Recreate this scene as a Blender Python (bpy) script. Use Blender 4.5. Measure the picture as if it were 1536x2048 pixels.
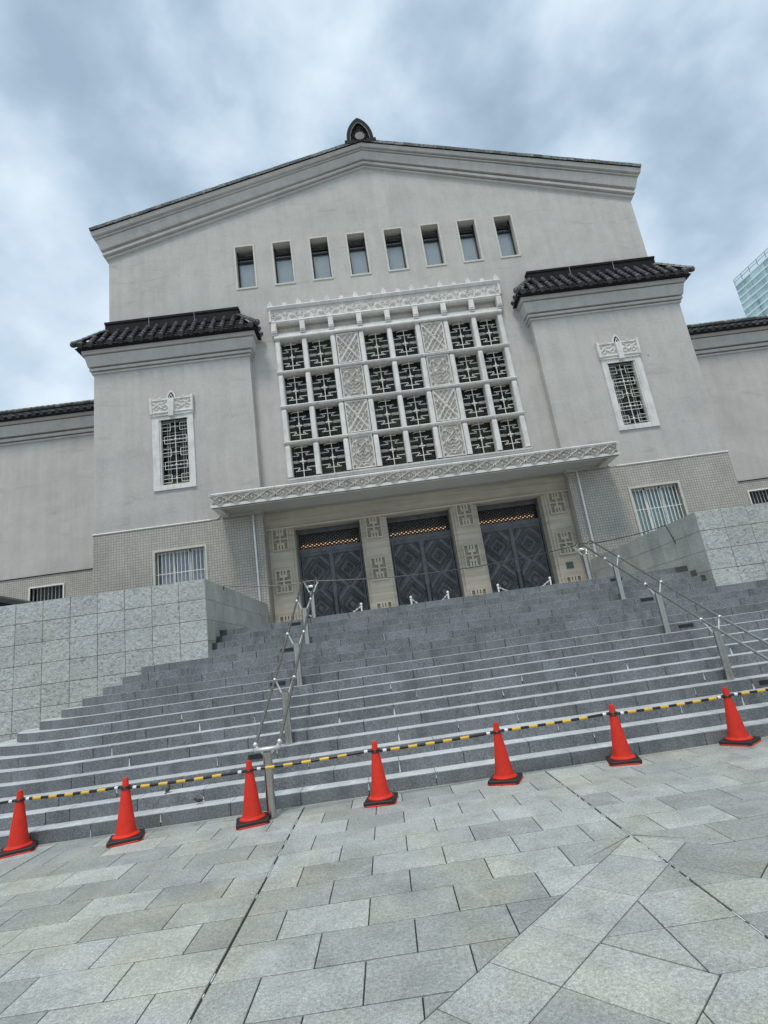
import bpy, math, random
import numpy as np
from mathutils import Matrix, Vector
random.seed(7)
for o in list(bpy.data.objects): bpy.data.objects.remove(o)
SC = bpy.context.scene; COL = SC.collection
rad = math.radians

# ------------------------------------------------------------------ camera
CAM = Vector((-1.747, -7.471, 1.696))
PITCH, YAW, ROLL = 0.2557, -0.0301, -0.1405
cd = bpy.data.cameras.new('camera'); cam = bpy.data.objects.new('camera', cd); COL.objects.link(cam)
M = Matrix.Rotation(YAW, 3, 'Z') @ Matrix.Rotation(PITCH, 3, 'X')
r_, f_, u_ = M.col[0].copy(), M.col[1].copy(), M.col[2].copy()
r2 = math.cos(ROLL)*r_ + math.sin(ROLL)*u_; u2 = -math.sin(ROLL)*r_ + math.cos(ROLL)*u_
R4 = Matrix((r2, u2, -f_)).transposed().to_4x4()
cam.matrix_world = Matrix.Translation(CAM) @ R4
cd.sensor_fit = 'HORIZONTAL'; cd.sensor_width = 36.0; cd.lens = 36.0*1071.34/1536.0
cd.clip_start = 0.05; cd.clip_end = 5000
SC.camera = cam
# ------------------------------------------------------------------ world, sun, exposure
SUN_EL, SUN_AZ = 64.0, 196.0       # azimuth clockwise from +Y: light comes from behind the camera
wd = bpy.data.worlds.new('World'); SC.world = wd; wd.use_nodes = True
nt = wd.node_tree; nt.nodes.clear(); N = nt.nodes.new; L = nt.links.new
out = N('ShaderNodeOutputWorld'); sky = N('ShaderNodeTexSky'); sky.sky_type = 'NISHITA'; sky.sun_disc = False
sky.sun_elevation = rad(SUN_EL); sky.sun_rotation = rad(SUN_AZ)
tc = N('ShaderNodeTexCoord'); 
mp = N('ShaderNodeMapping'); mp.inputs['Location'].default_value = (2.3, 0.9, 0.35); mp.inputs['Rotation'].default_value = (rad(8), rad(-14), rad(35)); mp.inputs['Scale'].default_value = (1.0, 1.0, 1.3)
L(tc.outputs['Generated'], mp.inputs[0])
def wnoise(scale, detail, rough, dist):
    n = N('ShaderNodeTexNoise'); n.inputs['Scale'].default_value = scale; n.inputs['Detail'].default_value = detail
    n.inputs['Roughness'].default_value = rough; n.inputs['Distortion'].default_value = dist; L(mp.outputs[0], n.inputs['Vector']); return n
n1 = wnoise(5.8, 9, 0.50, 0.12); n2 = wnoise(2.6, 5, 0.5, 0.15)
mx = N('ShaderNodeMix'); mx.data_type = 'FLOAT'; mx.inputs[0].default_value = 0.5; L(n1.outputs['Fac'], mx.inputs[2]); L(n2.outputs['Fac'], mx.inputs[3])
rp = N('ShaderNodeValToRGB'); e = rp.color_ramp; L(mx.outputs[0], rp.inputs[0])
e.elements[0].position = 0.37; e.elements[0].color = (0.29, 0.38, 0.47, 1)
e.elements[1].position = 0.69; e.elements[1].color = (0.634, 0.706, 0.773, 1)
x = e.elements.new(0.445); x.color = (0.34, 0.435, 0.53, 1)
x = e.elements.new(0.50); x.color = (0.395, 0.495, 0.595, 1)
x = e.elements.new(0.555); x.color = (0.470, 0.562, 0.653, 1)
bgc = N('ShaderNodeBackground'); L(rp.outputs[0], bgc.inputs[0]); bgc.inputs[1].default_value = 1.0
bgs = N('ShaderNodeBackground'); L(sky.outputs[0], bgs.inputs[0]); bgs.inputs[1].default_value = 0.10
mr = N('ShaderNodeMapRange'); mr.inputs[1].default_value = 0.36; mr.inputs[2].default_value = 0.5; mr.inputs[3].default_value = 0.8; mr.inputs[4].default_value = 0.98
L(mx.outputs[0], mr.inputs[0])
ms = N('ShaderNodeMixShader'); L(mr.outputs[0], ms.inputs[0]); L(bgs.outputs[0], ms.inputs[1]); L(bgc.outputs[0], ms.inputs[2]); L(ms.outputs[0], out.inputs[0])
sl = bpy.data.lights.new('sun', 'SUN'); sl.energy = 1.5; sl.angle = rad(11); sl.color = (1.0, 0.965, 0.91)
so = bpy.data.objects.new('sun', sl); COL.objects.link(so); so.location = (0, -20, 40)
a = rad(SUN_AZ); el = rad(SUN_EL)
sd = Vector((math.sin(a)*math.cos(el), math.cos(a)*math.cos(el), math.sin(el)))
so.rotation_euler = sd.to_track_quat('Z', 'Y').to_euler()
vs = SC.view_settings; vs.view_transform = 'Standard'; vs.look = 'None'; vs.exposure = 0.50; vs.gamma = 1.0; vs.use_curve_mapping = False

# ------------------------------------------------------------------ materials
def newmat(name):
    m = bpy.data.materials.new(name); m.use_nodes = True; t = m.node_tree
    return m, t, t.nodes['Principled BSDF']
def nd(t, typ, **kw):
    n = t.nodes.new(typ)
    for k, v in kw.items():
        if k in n.inputs: n.inputs[k].default_value = v
        else: setattr(n, k, v)
    return n
def pos(t, scale=(1, 1, 1), obj=False):
    g = nd(t, 'ShaderNodeTexCoord').outputs['Object'] if obj else nd(t, 'ShaderNodeNewGeometry').outputs['Position']
    m = nd(t, 'ShaderNodeMapping'); m.inputs['Scale'].default_value = scale; t.links.new(g, m.inputs[0]); return m.outputs[0]
def noise(t, vec, scale, detail=4, rough=0.55, dist=0.0):
    n = nd(t, 'ShaderNodeTexNoise', Scale=scale, Detail=detail, Roughness=rough, Distortion=dist); t.links.new(vec, n.inputs['Vector']); return n.outputs['Fac']
def ramp(t, fac, stops):
    r = nd(t, 'ShaderNodeValToRGB'); e = r.color_ramp; t.links.new(fac, r.inputs[0])
    while len(e.elements) < len(stops): e.elements.new(0.5)
    for el, (p, c) in zip(e.elements, stops): el.position = p; el.color = (c if len(c) == 4 else tuple(c)+(1,)) if not isinstance(c, (int, float)) else (c, c, c, 1)
    return r.outputs[0]
def mul(t, A, B, fac=1.0, mode='MULTIPLY'):
    m = nd(t, 'ShaderNodeMix', data_type='RGBA', blend_type=mode); m.inputs[0].default_value = fac
    for s, v in ((6, A), (7, B)):
        if hasattr(v, 'links'): t.links.new(v, m.inputs[s])
        else: m.inputs[s].default_value = tuple(v)+(1,) if len(v) == 3 else v
    return m.outputs[2]
def mixf(t, fac, A, B):
    m = nd(t, 'ShaderNodeMix', data_type='RGBA'); t.links.new(fac, m.inputs[0])
    for s, v in ((6, A), (7, B)):
        if hasattr(v, 'links'): t.links.new(v, m.inputs[s])
        else: m.inputs[s].default_value = tuple(v)+(1,)
    return m.outputs[2]
def bump(t, b, h, strength, dist):
    n = nd(t, 'ShaderNodeBump', Strength=strength, Distance=dist); t.links.new(h, n.inputs['Height']); t.links.new(n.outputs[0], b.inputs['Normal']); return n
def orand(t): return nd(t, 'ShaderNodeObjectInfo').outputs['Random']
def spec(b, v):
    b.inputs['Specular IOR Level'].default_value = v

def stucco(name, base):
    m, t, b = newmat(name); p = pos(t)
    big = ramp(t, noise(t, pos(t, (0.35, 0.35, 0.7)), 1.0, 6, 0.62, 0.6), [(0.3, 0.90), (0.55, 1.0), (0.75, 1.03)])
    med = ramp(t, noise(t, pos(t, (2.0, 2.0, 1.2)), 1.3, 5, 0.65), [(0.3, 0.93), (0.7, 1.04)])
    fine = ramp(t, noise(t, p, 32, 4, 0.8), [(0.25, 0.80), (0.75, 1.14)])
    streak = ramp(t, noise(t, pos(t, (3.0, 3.0, 0.16)), 1.0, 5, 0.6), [(0.36, 0.93), (0.55, 1.0)])
    smud = ramp(t, noise(t, pos(t, (0.7, 0.7, 3.2)), 1.0, 6, 0.68, 0.7), [(0.30, 0.86), (0.43, 1.0)])
    spots = ramp(t, noise(t, pos(t, (1, 1, 1)), 3.2, 2, 0.5), [(0.19, 0.62), (0.225, 1.0)])
    c = mul(t, mul(t, mul(t, mul(t, mul(t, mul(t, base, big), med), fine), streak), spots), smud)
    t.links.new(c, b.inputs['Base Color']); b.inputs['Roughness'].default_value = 0.9; spec(b, 0.2)
    bump(t, b, noise(t, p, 85, 4, 0.7), 0.55, 0.012); return m
STUCCO = stucco('stucco_grey', (0.54, 0.515, 0.477))

def cream(name, base, rough=0.6):
    m, t, b = newmat(name); p = pos(t)
    c = mul(t, base, ramp(t, noise(t, p, 2.2, 6, 0.65), [(0.3, 0.80), (0.6, 1.03)]))
    c = mul(t, c, ramp(t, noise(t, pos(t, (9, 9, 0.7)), 1.0, 4, 0.6), [(0.33, 0.86), (0.5, 1.0)]))
    c = mul(t, c, ramp(t, noise(t, p, 45, 3), [(0.3, 0.93), (0.7, 1.05)]))
    t.links.new(c, b.inputs['Base Color']); b.inputs['Roughness'].default_value = rough
    bump(t, b, noise(t, p, 40, 3), 0.3, 0.008); return m
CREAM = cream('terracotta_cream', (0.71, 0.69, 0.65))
CREAM_PANEL = cream('terracotta_relief', (0.67, 0.64, 0.585))

def mosaic():
    m, t, b = newmat('mosaic_tile')
    g = nd(t, 'ShaderNodeNewGeometry').outputs['Position']; s = nd(t, 'ShaderNodeSeparateXYZ'); t.links.new(g, s.inputs[0])
    ad = nd(t, 'ShaderNodeMath', operation='ADD'); t.links.new(s.outputs[0], ad.inputs[0]); t.links.new(s.outputs[1], ad.inputs[1])
    cb = nd(t, 'ShaderNodeCombineXYZ'); t.links.new(ad.outputs[0], cb.inputs[0]); t.links.new(s.outputs[2], cb.inputs[1])
    br = nd(t, 'ShaderNodeTexBrick', offset=0.0, Scale=1.0); br.inputs['Brick Width'].default_value = 0.092; br.inputs['Row Height'].default_value = 0.092
    br.inputs['Mortar Size'].default_value = 0.010; br.inputs['Mortar Smooth'].default_value = 0.3; br.inputs['Bias'].default_value = 0.0
    br.inputs['Color1'].default_value = (0.505, 0.475, 0.415, 1); br.inputs['Color2'].default_value = (0.43, 0.40, 0.345, 1); br.inputs['Mortar'].default_value = (0.265, 0.243, 0.20, 1)
    t.links.new(cb.outputs[0], br.inputs['Vector'])
    c = mul(t, br.outputs['Color'], ramp(t, noise(t, pos(t, (0.9, 0.9, 0.5)), 1.0, 6, 0.65, 0.4), [(0.3, 0.84), (0.62, 1.05)]))
    t.links.new(c, b.inputs['Base Color']); b.inputs['Roughness'].default_value = 0.38
    inv = nd(t, 'ShaderNodeMath', operation='SUBTRACT'); inv.inputs[0].default_value = 1.0; t.links.new(br.outputs['Fac'], inv.inputs[1])
    bump(t, b, inv.outputs[0], 0.7, 0.01); return m
MOSAIC = mosaic()

def granite(name, base, speck=0.35, tint=0.12, rough=0.7, warm=(0.47, 0.43, 0.33), warmamt=0.25, blotch=0.25, bumpd=0.002, lime=0.0, grime=0.0, spots=False):
    m, t, b = newmat(name); p = pos(t)
    c = mul(t, base, ramp(t, noise(t, p, 120, 3, 0.8), [(0.28, 1-speck), (0.5, 1.0), (0.72, 1+speck*0.8)]))
    c = mul(t, c, ramp(t, noise(t, p, 42, 3, 0.75), [(0.3, 1-speck*0.75), (0.7, 1+speck*0.5)]))
    c = mul(t, c, ramp(t, noise(t, p, 1.6, 6, 0.65, 0.5), [(0.28, 1-blotch), (0.62, 1.05)]))
    wf = ramp(t, noise(t, p, 0.9, 5, 0.6, 0.8), [(0.45, 0.0), (0.75, 1.0)])
    c = mixf(t, mul(t, wf, (warmamt,)*3), c, mul(t, c, (1.12, 1.03, 0.82)))
    if tint:
        c = mul(t, c, ramp(t, orand(t), [(0.0, 1-tint), (0.5, 1.0), (1.0, 1+tint)]))
    if spots:
        c = mul(t, c, ramp(t, noise(t, p, 7.0, 1, 0.4), [(0.185, 0.42), (0.20, 1.0)]))
    if grime:
        c = mul(t, c, ramp(t, noise(t, pos(t, (5, 5, 1.2)), 1.0, 6, 0.7, 0.3), [(0.34, 1-grime), (0.52, 1.0)]))
    if lime:
        lf = ramp(t, noise(t, pos(t, (1, 1, 1)), 2.6, 7, 0.7, 1.2), [(0.56, 0.0), (0.66, lime)])
        c = mixf(t, lf, c, (0.8, 0.82, 0.83))
    t.links.new(c, b.inputs['Base Color']); b.inputs['Roughness'].default_value = rough; spec(b, 0.4)
    bump(t, b, noise(t, p, 90, 3, 0.7), 0.5, bumpd); return m
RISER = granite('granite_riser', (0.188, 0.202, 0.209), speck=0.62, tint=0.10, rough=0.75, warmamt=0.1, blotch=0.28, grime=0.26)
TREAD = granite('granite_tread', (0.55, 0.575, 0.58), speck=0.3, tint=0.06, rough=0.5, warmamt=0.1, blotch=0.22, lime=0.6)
RISER_END = granite('granite_dark', (0.075, 0.078, 0.08), speck=0.5, tint=0.0)
PAVER = granite('granite_paver', (0.405, 0.425, 0.402), speck=0.48, tint=0.2, rough=0.62, warmamt=0.7, blotch=0.26, lime=0.12, grime=0.15, spots=True)
GROUT = granite('joint_dark', (0.035, 0.032, 0.027), speck=0.3, tint=0)
FIELD = granite('paving_far', (0.42, 0.43, 0.415), tint=0)

def splitface():
    m, t, b = newmat('granite_split_face'); p = pos(t, (1, 1, 1.5))
    n1 = noise(t, p, 17, 5, 0.72, 0.9); n2 = noise(t, p, 6, 3, 0.6, 0.4)
    c = mul(t, (0.50, 0.515, 0.495), ramp(t, n1, [(0.32, 0.30), (0.43, 0.78), (0.56, 1.05), (0.72, 1.22)]))
    c = mul(t, c, ramp(t, noise(t, pos(t), 1.1, 5, 0.6), [(0.3, 0.88), (0.7, 1.06)]))
    c = mul(t, c, ramp(t, orand(t), [(0, 0.92), (1, 1.06)]))
    wf = ramp(t, noise(t, pos(t), 0.7, 4, 0.6, 0.6), [(0.45, 0.0), (0.8, 0.7)])
    c = mixf(t, wf, c, mul(t, c, (1.08, 1.05, 0.88)))
    t.links.new(c, b.inputs['Base Color']); b.inputs['Roughness'].default_value = 0.85
    ad = nd(t, 'ShaderNodeMath', operation='ADD'); t.links.new(n1, ad.inputs[0]); t.links.new(n2, ad.inputs[1])
    bump(t, b, ad.outputs[0], 0.9, 0.035); return m
SPLIT = splitface()
SMOOTHWALL = granite('granite_honed_wall', (0.39, 0.395, 0.365), speck=0.7, tint=0.09, rough=0.8, warmamt=0.3)

def travertine():
    m, t, b = newmat('travertine'); 
    bands = noise(t, pos(t, (0.6, 0.6, 14)), 1.0, 5, 0.65, 0.3)
    c = mul(t, (0.47, 0.415, 0.33), ramp(t, bands, [(0.28, 0.72), (0.5, 1.0), (0.72, 1.12)]))
    c = mul(t, c, ramp(t, noise(t, pos(t), 1.3, 5), [(0.3, 0.86), (0.7, 1.06)]))
    t.links.new(c, b.inputs['Base Color']); b.inputs['Roughness'].default_value = 0.7; bump(t, b, bands, 0.4, 0.006); return m
TRAV = travertine()

def plain(name, col, rough=0.5, metal=0.0, var=0.12, scale=6.0, bumpd=0.0, tint=0.0, spc=0.5):
    m, t, b = newmat(name); p = pos(t)
    c = mul(t, col, ramp(t, noise(t, p, scale, 5, 0.6), [(0.3, 1-var), (0.7, 1+var)]))
    if tint: c = mul(t, c, ramp(t, orand(t), [(0, 1-tint), (1, 1+tint)]))
    t.links.new(c, b.inputs['Base Color']); b.inputs['Roughness'].default_value = rough; b.inputs['Metallic'].default_value = metal; spec(b, spc)
    if bumpd: bump(t, b, noise(t, p, scale*8, 3), 0.4, bumpd)
    return m
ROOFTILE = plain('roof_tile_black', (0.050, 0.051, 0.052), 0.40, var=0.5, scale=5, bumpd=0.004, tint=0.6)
PANTILE = plain('pan_tile_shaded', (0.014, 0.014, 0.015), 0.6, var=0.4, scale=5, tint=0.5, spc=0.2)  # darker copy of the roof tile: shade between the covers painted in
RIDGE = plain('ridge_black', (0.013, 0.0125, 0.013), 0.7, var=0.4, scale=3, spc=0.15)
VERGE = plain('verge_tile_weathered', (0.15, 0.155, 0.142), 0.75, var=0.75, scale=11, tint=0.45)
BRONZE = plain('bronze_dark', (0.115, 0.119, 0.124), 0.5, metal=0.35, var=0.25, scale=4)
BRONZE_DK = plain('bronze_black', (0.022, 0.023, 0.025), 0.5, metal=0.3)
STEEL = plain('stainless_steel', (0.47, 0.46, 0.425), 0.2, metal=1.0, var=0.1, scale=12)
STEEL_CAST = plain('stainless_cast', (0.66, 0.66, 0.65), 0.4, metal=0.8, var=0.06)
WHITE = plain('white_paint', (0.78, 0.77, 0.73), 0.5, var=0.06)
IRONWHITE = plain('grille_white', (0.74, 0.73, 0.66), 0.5, var=0.1)
GREYBAR = plain('window_bar_grey', (0.45, 0.45, 0.42), 0.5)
CONE = plain('cone_red', (0.62, 0.030, 0.013), 0.48, var=0.10, scale=14, spc=0.3, tint=0.08)
RUBBER = plain('rubber_black', (0.016, 0.016, 0.017), 0.6, var=0.3)
YELLOW = plain('bar_yellow', (0.72, 0.43, 0.05), 0.4, var=0.12)
BLACKPL = plain('bar_black', (0.014, 0.014, 0.016), 0.35)
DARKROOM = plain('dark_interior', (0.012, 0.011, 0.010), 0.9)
BLIND = plain('blind_grey_blue', (0.43, 0.455, 0.485), 0.8, var=0.06, scale=1.5)
CURTAIN = plain('curtain_teal', (0.40, 0.53, 0.52), 0.85, var=0.1)
CURTAIN_W = plain('curtain_grey', (0.34, 0.38, 0.42), 0.85, var=0.25, scale=3)
FRAMESTONE = plain('window_stone', (0.56, 0.535, 0.47), 0.75, var=0.12, scale=9)
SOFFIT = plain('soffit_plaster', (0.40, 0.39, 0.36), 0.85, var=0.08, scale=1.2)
PLAQUE = plain('plaque_green', (0.05, 0.095, 0.082), 0.4, metal=0.3, var=0.3, scale=30)
LIME = plain('lime_white', (0.56, 0.58, 0.58), 0.9, var=0.1, scale=40)
FEATHER = plain('sparrow_brown', (0.055, 0.038, 0.028), 0.85, var=0.4, scale=60)
BELLY = plain('sparrow_belly', (0.50, 0.44, 0.36), 0.85, var=0.2, scale=60)
SHEDROOF = plain('shed_roof', (0.03, 0.033, 0.036), 0.7)
CHALK = plain('pale_seam', (0.35, 0.34, 0.34), 0.8)

def pane_dark():
    m, t, b = newmat('pane_dark'); p = pos(t)
    f = ramp(t, noise(t, p, 0.75, 3, 0.5, 0.4), [(0.40, (0.006, 0.006, 0.007)), (0.55, (0.016, 0.018, 0.008)), (0.66, (0.045, 0.055, 0.02)), (0.8, (0.035, 0.013, 0.008))])
    t.links.new(f, b.inputs['Base Color']); b.inputs['Roughness'].default_value = 0.08; spec(b, 0.35); return m
PANE = pane_dark()
def glass():
    m, t, b = newmat('window_glass'); t.nodes.remove(b); o = t.nodes['Material Output']
    tr = nd(t, 'ShaderNodeBsdfTransparent'); tr.inputs[0].default_value = (0.93, 0.95, 0.95, 1); gl = nd(t, 'ShaderNodeBsdfGlossy'); gl.inputs['Roughness'].default_value = 0.03
    lw_ = nd(t, 'ShaderNodeLayerWeight'); lw_.inputs[0].default_value = 0.5; pw_ = nd(t, 'ShaderNodeMath', operation='POWER'); pw_.inputs[1].default_value = 3.0; t.links.new(lw_.outputs['Facing'], pw_.inputs[0])
    fr = nd(t, 'ShaderNodeMapRange'); fr.inputs[3].default_value = 0.07; fr.inputs[4].default_value = 0.8; t.links.new(pw_.outputs[0], fr.inputs[0]); mx = nd(t, 'ShaderNodeMixShader')
    t.links.new(fr.outputs[0], mx.inputs[0]); t.links.new(tr.outputs[0], mx.inputs[1]); t.links.new(gl.outputs[0], mx.inputs[2]); t.links.new(mx.outputs[0], o.inputs[0]); return m
GLASS = glass()
def lamp_mat():
    m, t, b = newmat('lamp_warm'); b.inputs['Emission Color'].default_value = (1.0, 0.66, 0.36, 1); b.inputs['Emission Strength'].default_value = 0.5; b.inputs['Base Color'].default_value = (0.6, 0.4, 0.2, 1); return m
LAMP = lamp_mat()
def tower_glass(name, c0, c1, sc):
    m, t, b = newmat(name)
    c = ramp(t, noise(t, pos(t, (0.03, 0.10, 0.03)), sc, 5, 0.7), [(0.35, c0), (0.65, c1)])
    c = mul(t, c, ramp(t, orand(t), [(0, 0.75), (1, 1.2)]))
    t.links.new(c, b.inputs['Base Color']); b.inputs['Roughness'].default_value = 0.15; spec(b, 0.6); return m
TRBACKING = plain('transom_backing_grey', (0.50, 0.50, 0.50), 0.5, var=0.45, scale=2.2)
TGLASS = tower_glass('tower_glass', (0.22, 0.32, 0.34), (0.50, 0.66, 0.66), 1.0)
TSLAB = plain('tower_slab', (0.72, 0.84, 0.83), 0.35, var=0.05)
TFRAME = plain('tower_frame', (0.20, 0.31, 0.32), 0.4)

# ------------------------------------------------------------------ mesh helpers
WL = {}
def wloc(o): return WL.get(o.name, Vector((0, 0, 0))) if o else Vector((0, 0, 0))
def link(o, parent=None, at=(0, 0, 0)):
    COL.objects.link(o); at = Vector(at)
    if parent: o.parent = parent
    o.location = at - wloc(parent); WL[o.name] = at; return o
def tag(o, label=None, cat=None, group=None, kind=None):
    if label: o['label'] = label
    if cat: o['category'] = cat
    if group: o['group'] = group
    if kind: o['kind'] = kind
    return o
def thing(name, at, label=None, cat=None, group=None, kind=None, parent=None):
    return tag(link(bpy.data.objects.new(name, None), parent, at), label, cat, group, kind)
def inst(name, mesh, parent, at): return link(bpy.data.objects.new(name, mesh), parent, at)
def inst_m(name, mesh, parent, at, ax, ay, az):
    o = inst(name, mesh, parent, at); R = Matrix((ax, ay, az)).transposed().to_4x4()
    o.matrix_local = Matrix.Translation(Vector(at) - wloc(parent)) @ R; return o
class MB:
    def __init__(s): s.v = []; s.f = []; s.m = []
    def add(s, vs, fs, m=0):
        n = len(s.v); s.v += [tuple(p) for p in vs]; s.f += [tuple(i+n for i in f) for f in fs]; s.m += [m]*len(fs); return s
    def box(s, x0, x1, y0, y1, z0, z1, m=0):
        if x1 < x0: x0, x1 = x1, x0
        return s.add([(x, y, z) for z in (z0, z1) for y in (y0, y1) for x in (x0, x1)],
                     [(0, 2, 3, 1), (4, 5, 7, 6), (0, 1, 5, 4), (2, 6, 7, 3), (0, 4, 6, 2), (1, 3, 7, 5)], m)
    def prism_z(s, poly, z0, z1, m=0, top=None, ch=0.0):
        A = sum(poly[i-1][0]*poly[i][1]-poly[i][0]*poly[i-1][1] for i in range(len(poly)))
        if A < 0: poly = poly[::-1]
        n = len(poly)
        if ch:
            ins = inset(poly, ch); vs = [(x, y, z0) for x, y in poly]+[(x, y, z1-ch) for x, y in poly]+[(x, y, z1) for x, y in ins]
            fs = [(i, (i+1) % n, n+(i+1) % n, n+i) for i in range(n)]; s.add(vs, fs, m); k = len(s.v)-3*n
            for i in range(n): s.f.append((k+n+i, k+n+(i+1) % n, k+2*n+(i+1) % n, k+2*n+i)); s.m.append(m)
            s.f.append(tuple(k+2*n+i for i in range(n))); s.m.append(m if top is None else top)
        else:
            vs = [(x, y, z0) for x, y in poly]+[(x, y, z1) for x, y in poly]
            s.add(vs, [(i, (i+1) % n, n+(i+1) % n, n+i) for i in range(n)], m); k = len(s.v)-2*n
            s.f.append(tuple(k+n+i for i in range(n))); s.m.append(m if top is None else top)
            s.f.append(tuple(k+n-1-i for i in range(n))); s.m.append(m)
        return s
    def prism_y(s, poly, y0, y1, m=0):   # poly of (x,z), y0 front
        A = sum(poly[i-1][0]*poly[i][1]-poly[i][0]*poly[i-1][1] for i in range(len(poly)))
        if A < 0: poly = poly[::-1]
        n = len(poly); vs = [(x, y0, z) for x, z in poly]+[(x, y1, z) for x, z in poly]
        return s.add(vs, [tuple(range(n)), tuple(range(2*n-1, n-1, -1))]+[(i, n+i, n+(i+1) % n, (i+1) % n) for i in range(n)], m)
    def tube(s, path, r, n=8, m=0, caps=True, closed=False):
        P = [Vector(p) for p in path]; k = len(P); rs = r if isinstance(r, (list, tuple)) else [r]*k
        up = None; rings = []
        for i in range(k):
            if closed: t = P[(i+1) % k]-P[i-1]
            else: t = (P[min(i+1, k-1)]-P[max(i-1, 0)])
            t.normalize()
            if up is None: up = Vector((0, 0, 1)) if abs(t.z) < 0.9 else Vector((1, 0, 0))
            a = t.cross(up).normalized(); b = a.cross(t).normalized(); up = b
            rings.append([P[i]+rs[i]*(math.cos(2*math.pi*j/n)*a+math.sin(2*math.pi*j/n)*b) for j in range(n)])
        vs = [p for rg in rings for p in rg]; fs = []
        for i in range(k if closed else k-1):
            i2 = (i+1) % k
            for j in range(n): fs.append((i*n+j, i*n+(j+1) % n, i2*n+(j+1) % n, i2*n+j))
        if caps and not closed: fs += [tuple(range(n-1, -1, -1)), tuple((k-1)*n+j for j in range(n))]
        return s.add(vs, fs, m)
    def bar(s, p, q, w, m=0): return s.tube([p, q], w*0.5, 5, m)
    def lathe(s, prof, c=(0, 0, 0), n=20, m=0):
        vs = [(c[0]+r*math.cos(2*math.pi*j/n), c[1]+r*math.sin(2*math.pi*j/n), c[2]+z) for r, z in prof for j in range(n)]
        fs = [(i*n+j, i*n+(j+1) % n, (i+1)*n+(j+1) % n, (i+1)*n+j) for i in range(len(prof)-1) for j in range(n)]
        fs += [tuple(range(n-1, -1, -1)), tuple((len(prof)-1)*n+j for j in range(n))]
        return s.add(vs, fs, m)
    def sphere(s, c, r, n=10, m=0, sc=(1, 1, 1)):
        k = n//2; prof = [(max(1e-4, math.sin(math.pi*i/k)), -math.cos(math.pi*i/k)) for i in range(k+1)]
        vs = [(c[0]+r*sc[0]*p*math.cos(2*math.pi*j/n), c[1]+r*sc[1]*p*math.sin(2*math.pi*j/n), c[2]+r*sc[2]*z) for p, z in prof for j in range(n)]
        fs = [(i*n+j, i*n+(j+1) % n, (i+1)*n+(j+1) % n, (i+1)*n+j) for i in range(k) for j in range(n)]
        return s.add(vs, fs, m)
    def sweep(s, prof, path_fn, m=0, cap=True):   # path_fn(p, z) -> list of points for one profile vertex
        rows = [path_fn(p, z) for p, z in prof]; n = len(rows[0]); vs = [q for rw in rows for q in rw]
        fs = [(i*n+j, i*n+j+1, (i+1)*n+j+1, (i+1)*n+j) for i in range(len(rows)-1) for j in range(n-1)]
        if cap: fs += [tuple(i*n for i in range(len(rows)))[::-1], tuple(i*n+n-1 for i in range(len(rows)))]
        return s.add(vs, fs, m)
    def mesh(s, name, mats, origin=(0, 0, 0), smooth=False):
        me = bpy.data.meshes.new(name); ox, oy, oz = origin
        me.from_pydata([(x-ox, y-oy, z-oz) for x, y, z in s.v], [], s.f)
        for mt in (mats if isinstance(mats, (list, tuple)) else [mats]): me.materials.append(mt)
        if any(s.m): me.polygons.foreach_set('material_index', s.m)
        if smooth:
            me.polygons.foreach_set('use_smooth', [True]*len(me.polygons))
            try: me.set_sharp_from_angle(angle=rad(40))
            except Exception: pass
        me.update(); return me
    def build(s, name, mats, parent=None, origin=None, smooth=False):
        if origin is None:
            A = np.array(s.v); origin = (float((A[:, 0].min()+A[:, 0].max())/2), float((A[:, 1].min()+A[:, 1].max())/2), float(A[:, 2].min()))
        return link(bpy.data.objects.new(name, s.mesh(name, mats, origin, smooth)), parent, origin)
def inset(poly, d):
    n = len(poly); res = []
    for i in range(n):
        p0, p1, p2 = Vector(poly[i-1]), Vector(poly[i]), Vector(poly[(i+1) % n])
        a = (p1-p0); b = (p2-p1)
        if a.length < 1e-6 or b.length < 1e-6: res.append(tuple(p1)); continue
        a.normalize(); b.normalize(); na = Vector((-a.y, a.x)); nb = Vector((-b.y, b.x)); k = 1+na.dot(nb)
        o = (na+nb)/max(k, 0.35); res.append(tuple(p1+o*d))
    return res
def B(*a): return MB().box(*a)

def relief(name, w, h, strokes, mat, step=0.035, depth=0.035, soft=0.018, base=0.0):
    """carved slab facing -Y, centred on the origin; strokes are (points, half width, height) in metres"""
    nx = max(4, int(round(w/step))); nz = max(4, int(round(h/step)))
    X, Z = np.meshgrid(np.linspace(-w/2, w/2, nx+1), np.linspace(-h/2, h/2, nz+1)); H = np.zeros_like(X)+base
    for pts, hw, ht in strokes:
        pts = np.array(pts, float); D = np.full_like(X, 9.0)
        for a, b in zip(pts[:-1], pts[1:]):
            ab = b-a; L2 = (ab@ab) or 1e-9; tt = np.clip(((X-a[0])*ab[0]+(Z-a[1])*ab[1])/L2, 0, 1)
            D = np.minimum(D, np.hypot(X-a[0]-tt*ab[0], Z-a[1]-tt*ab[1]))
        H = np.maximum(H, ht*depth*np.clip((hw+soft-D)/(2*soft), 0, 1))
    vs = [(float(x), float(-y), float(z)) for x, y, z in zip(X.ravel(), H.ravel(), Z.ravel())]; n = nx+1
    fs = [(j*n+i, j*n+i+1, (j+1)*n+i+1, (j+1)*n+i) for j in range(nz) for i in range(nx)]
    m = MB().add(vs, fs); m.box(-w/2, w/2, 0.004, 0.06, -h/2, h/2)
    return m.mesh(name, mat)
def arc(cx, cz, r, a0, a1, n=10, rz=None):
    return [(cx+r*math.cos(rad(a0+(a1-a0)*i/n)), cz+(rz or r)*math.sin(rad(a0+(a1-a0)*i/n))) for i in range(n+1)]
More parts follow.
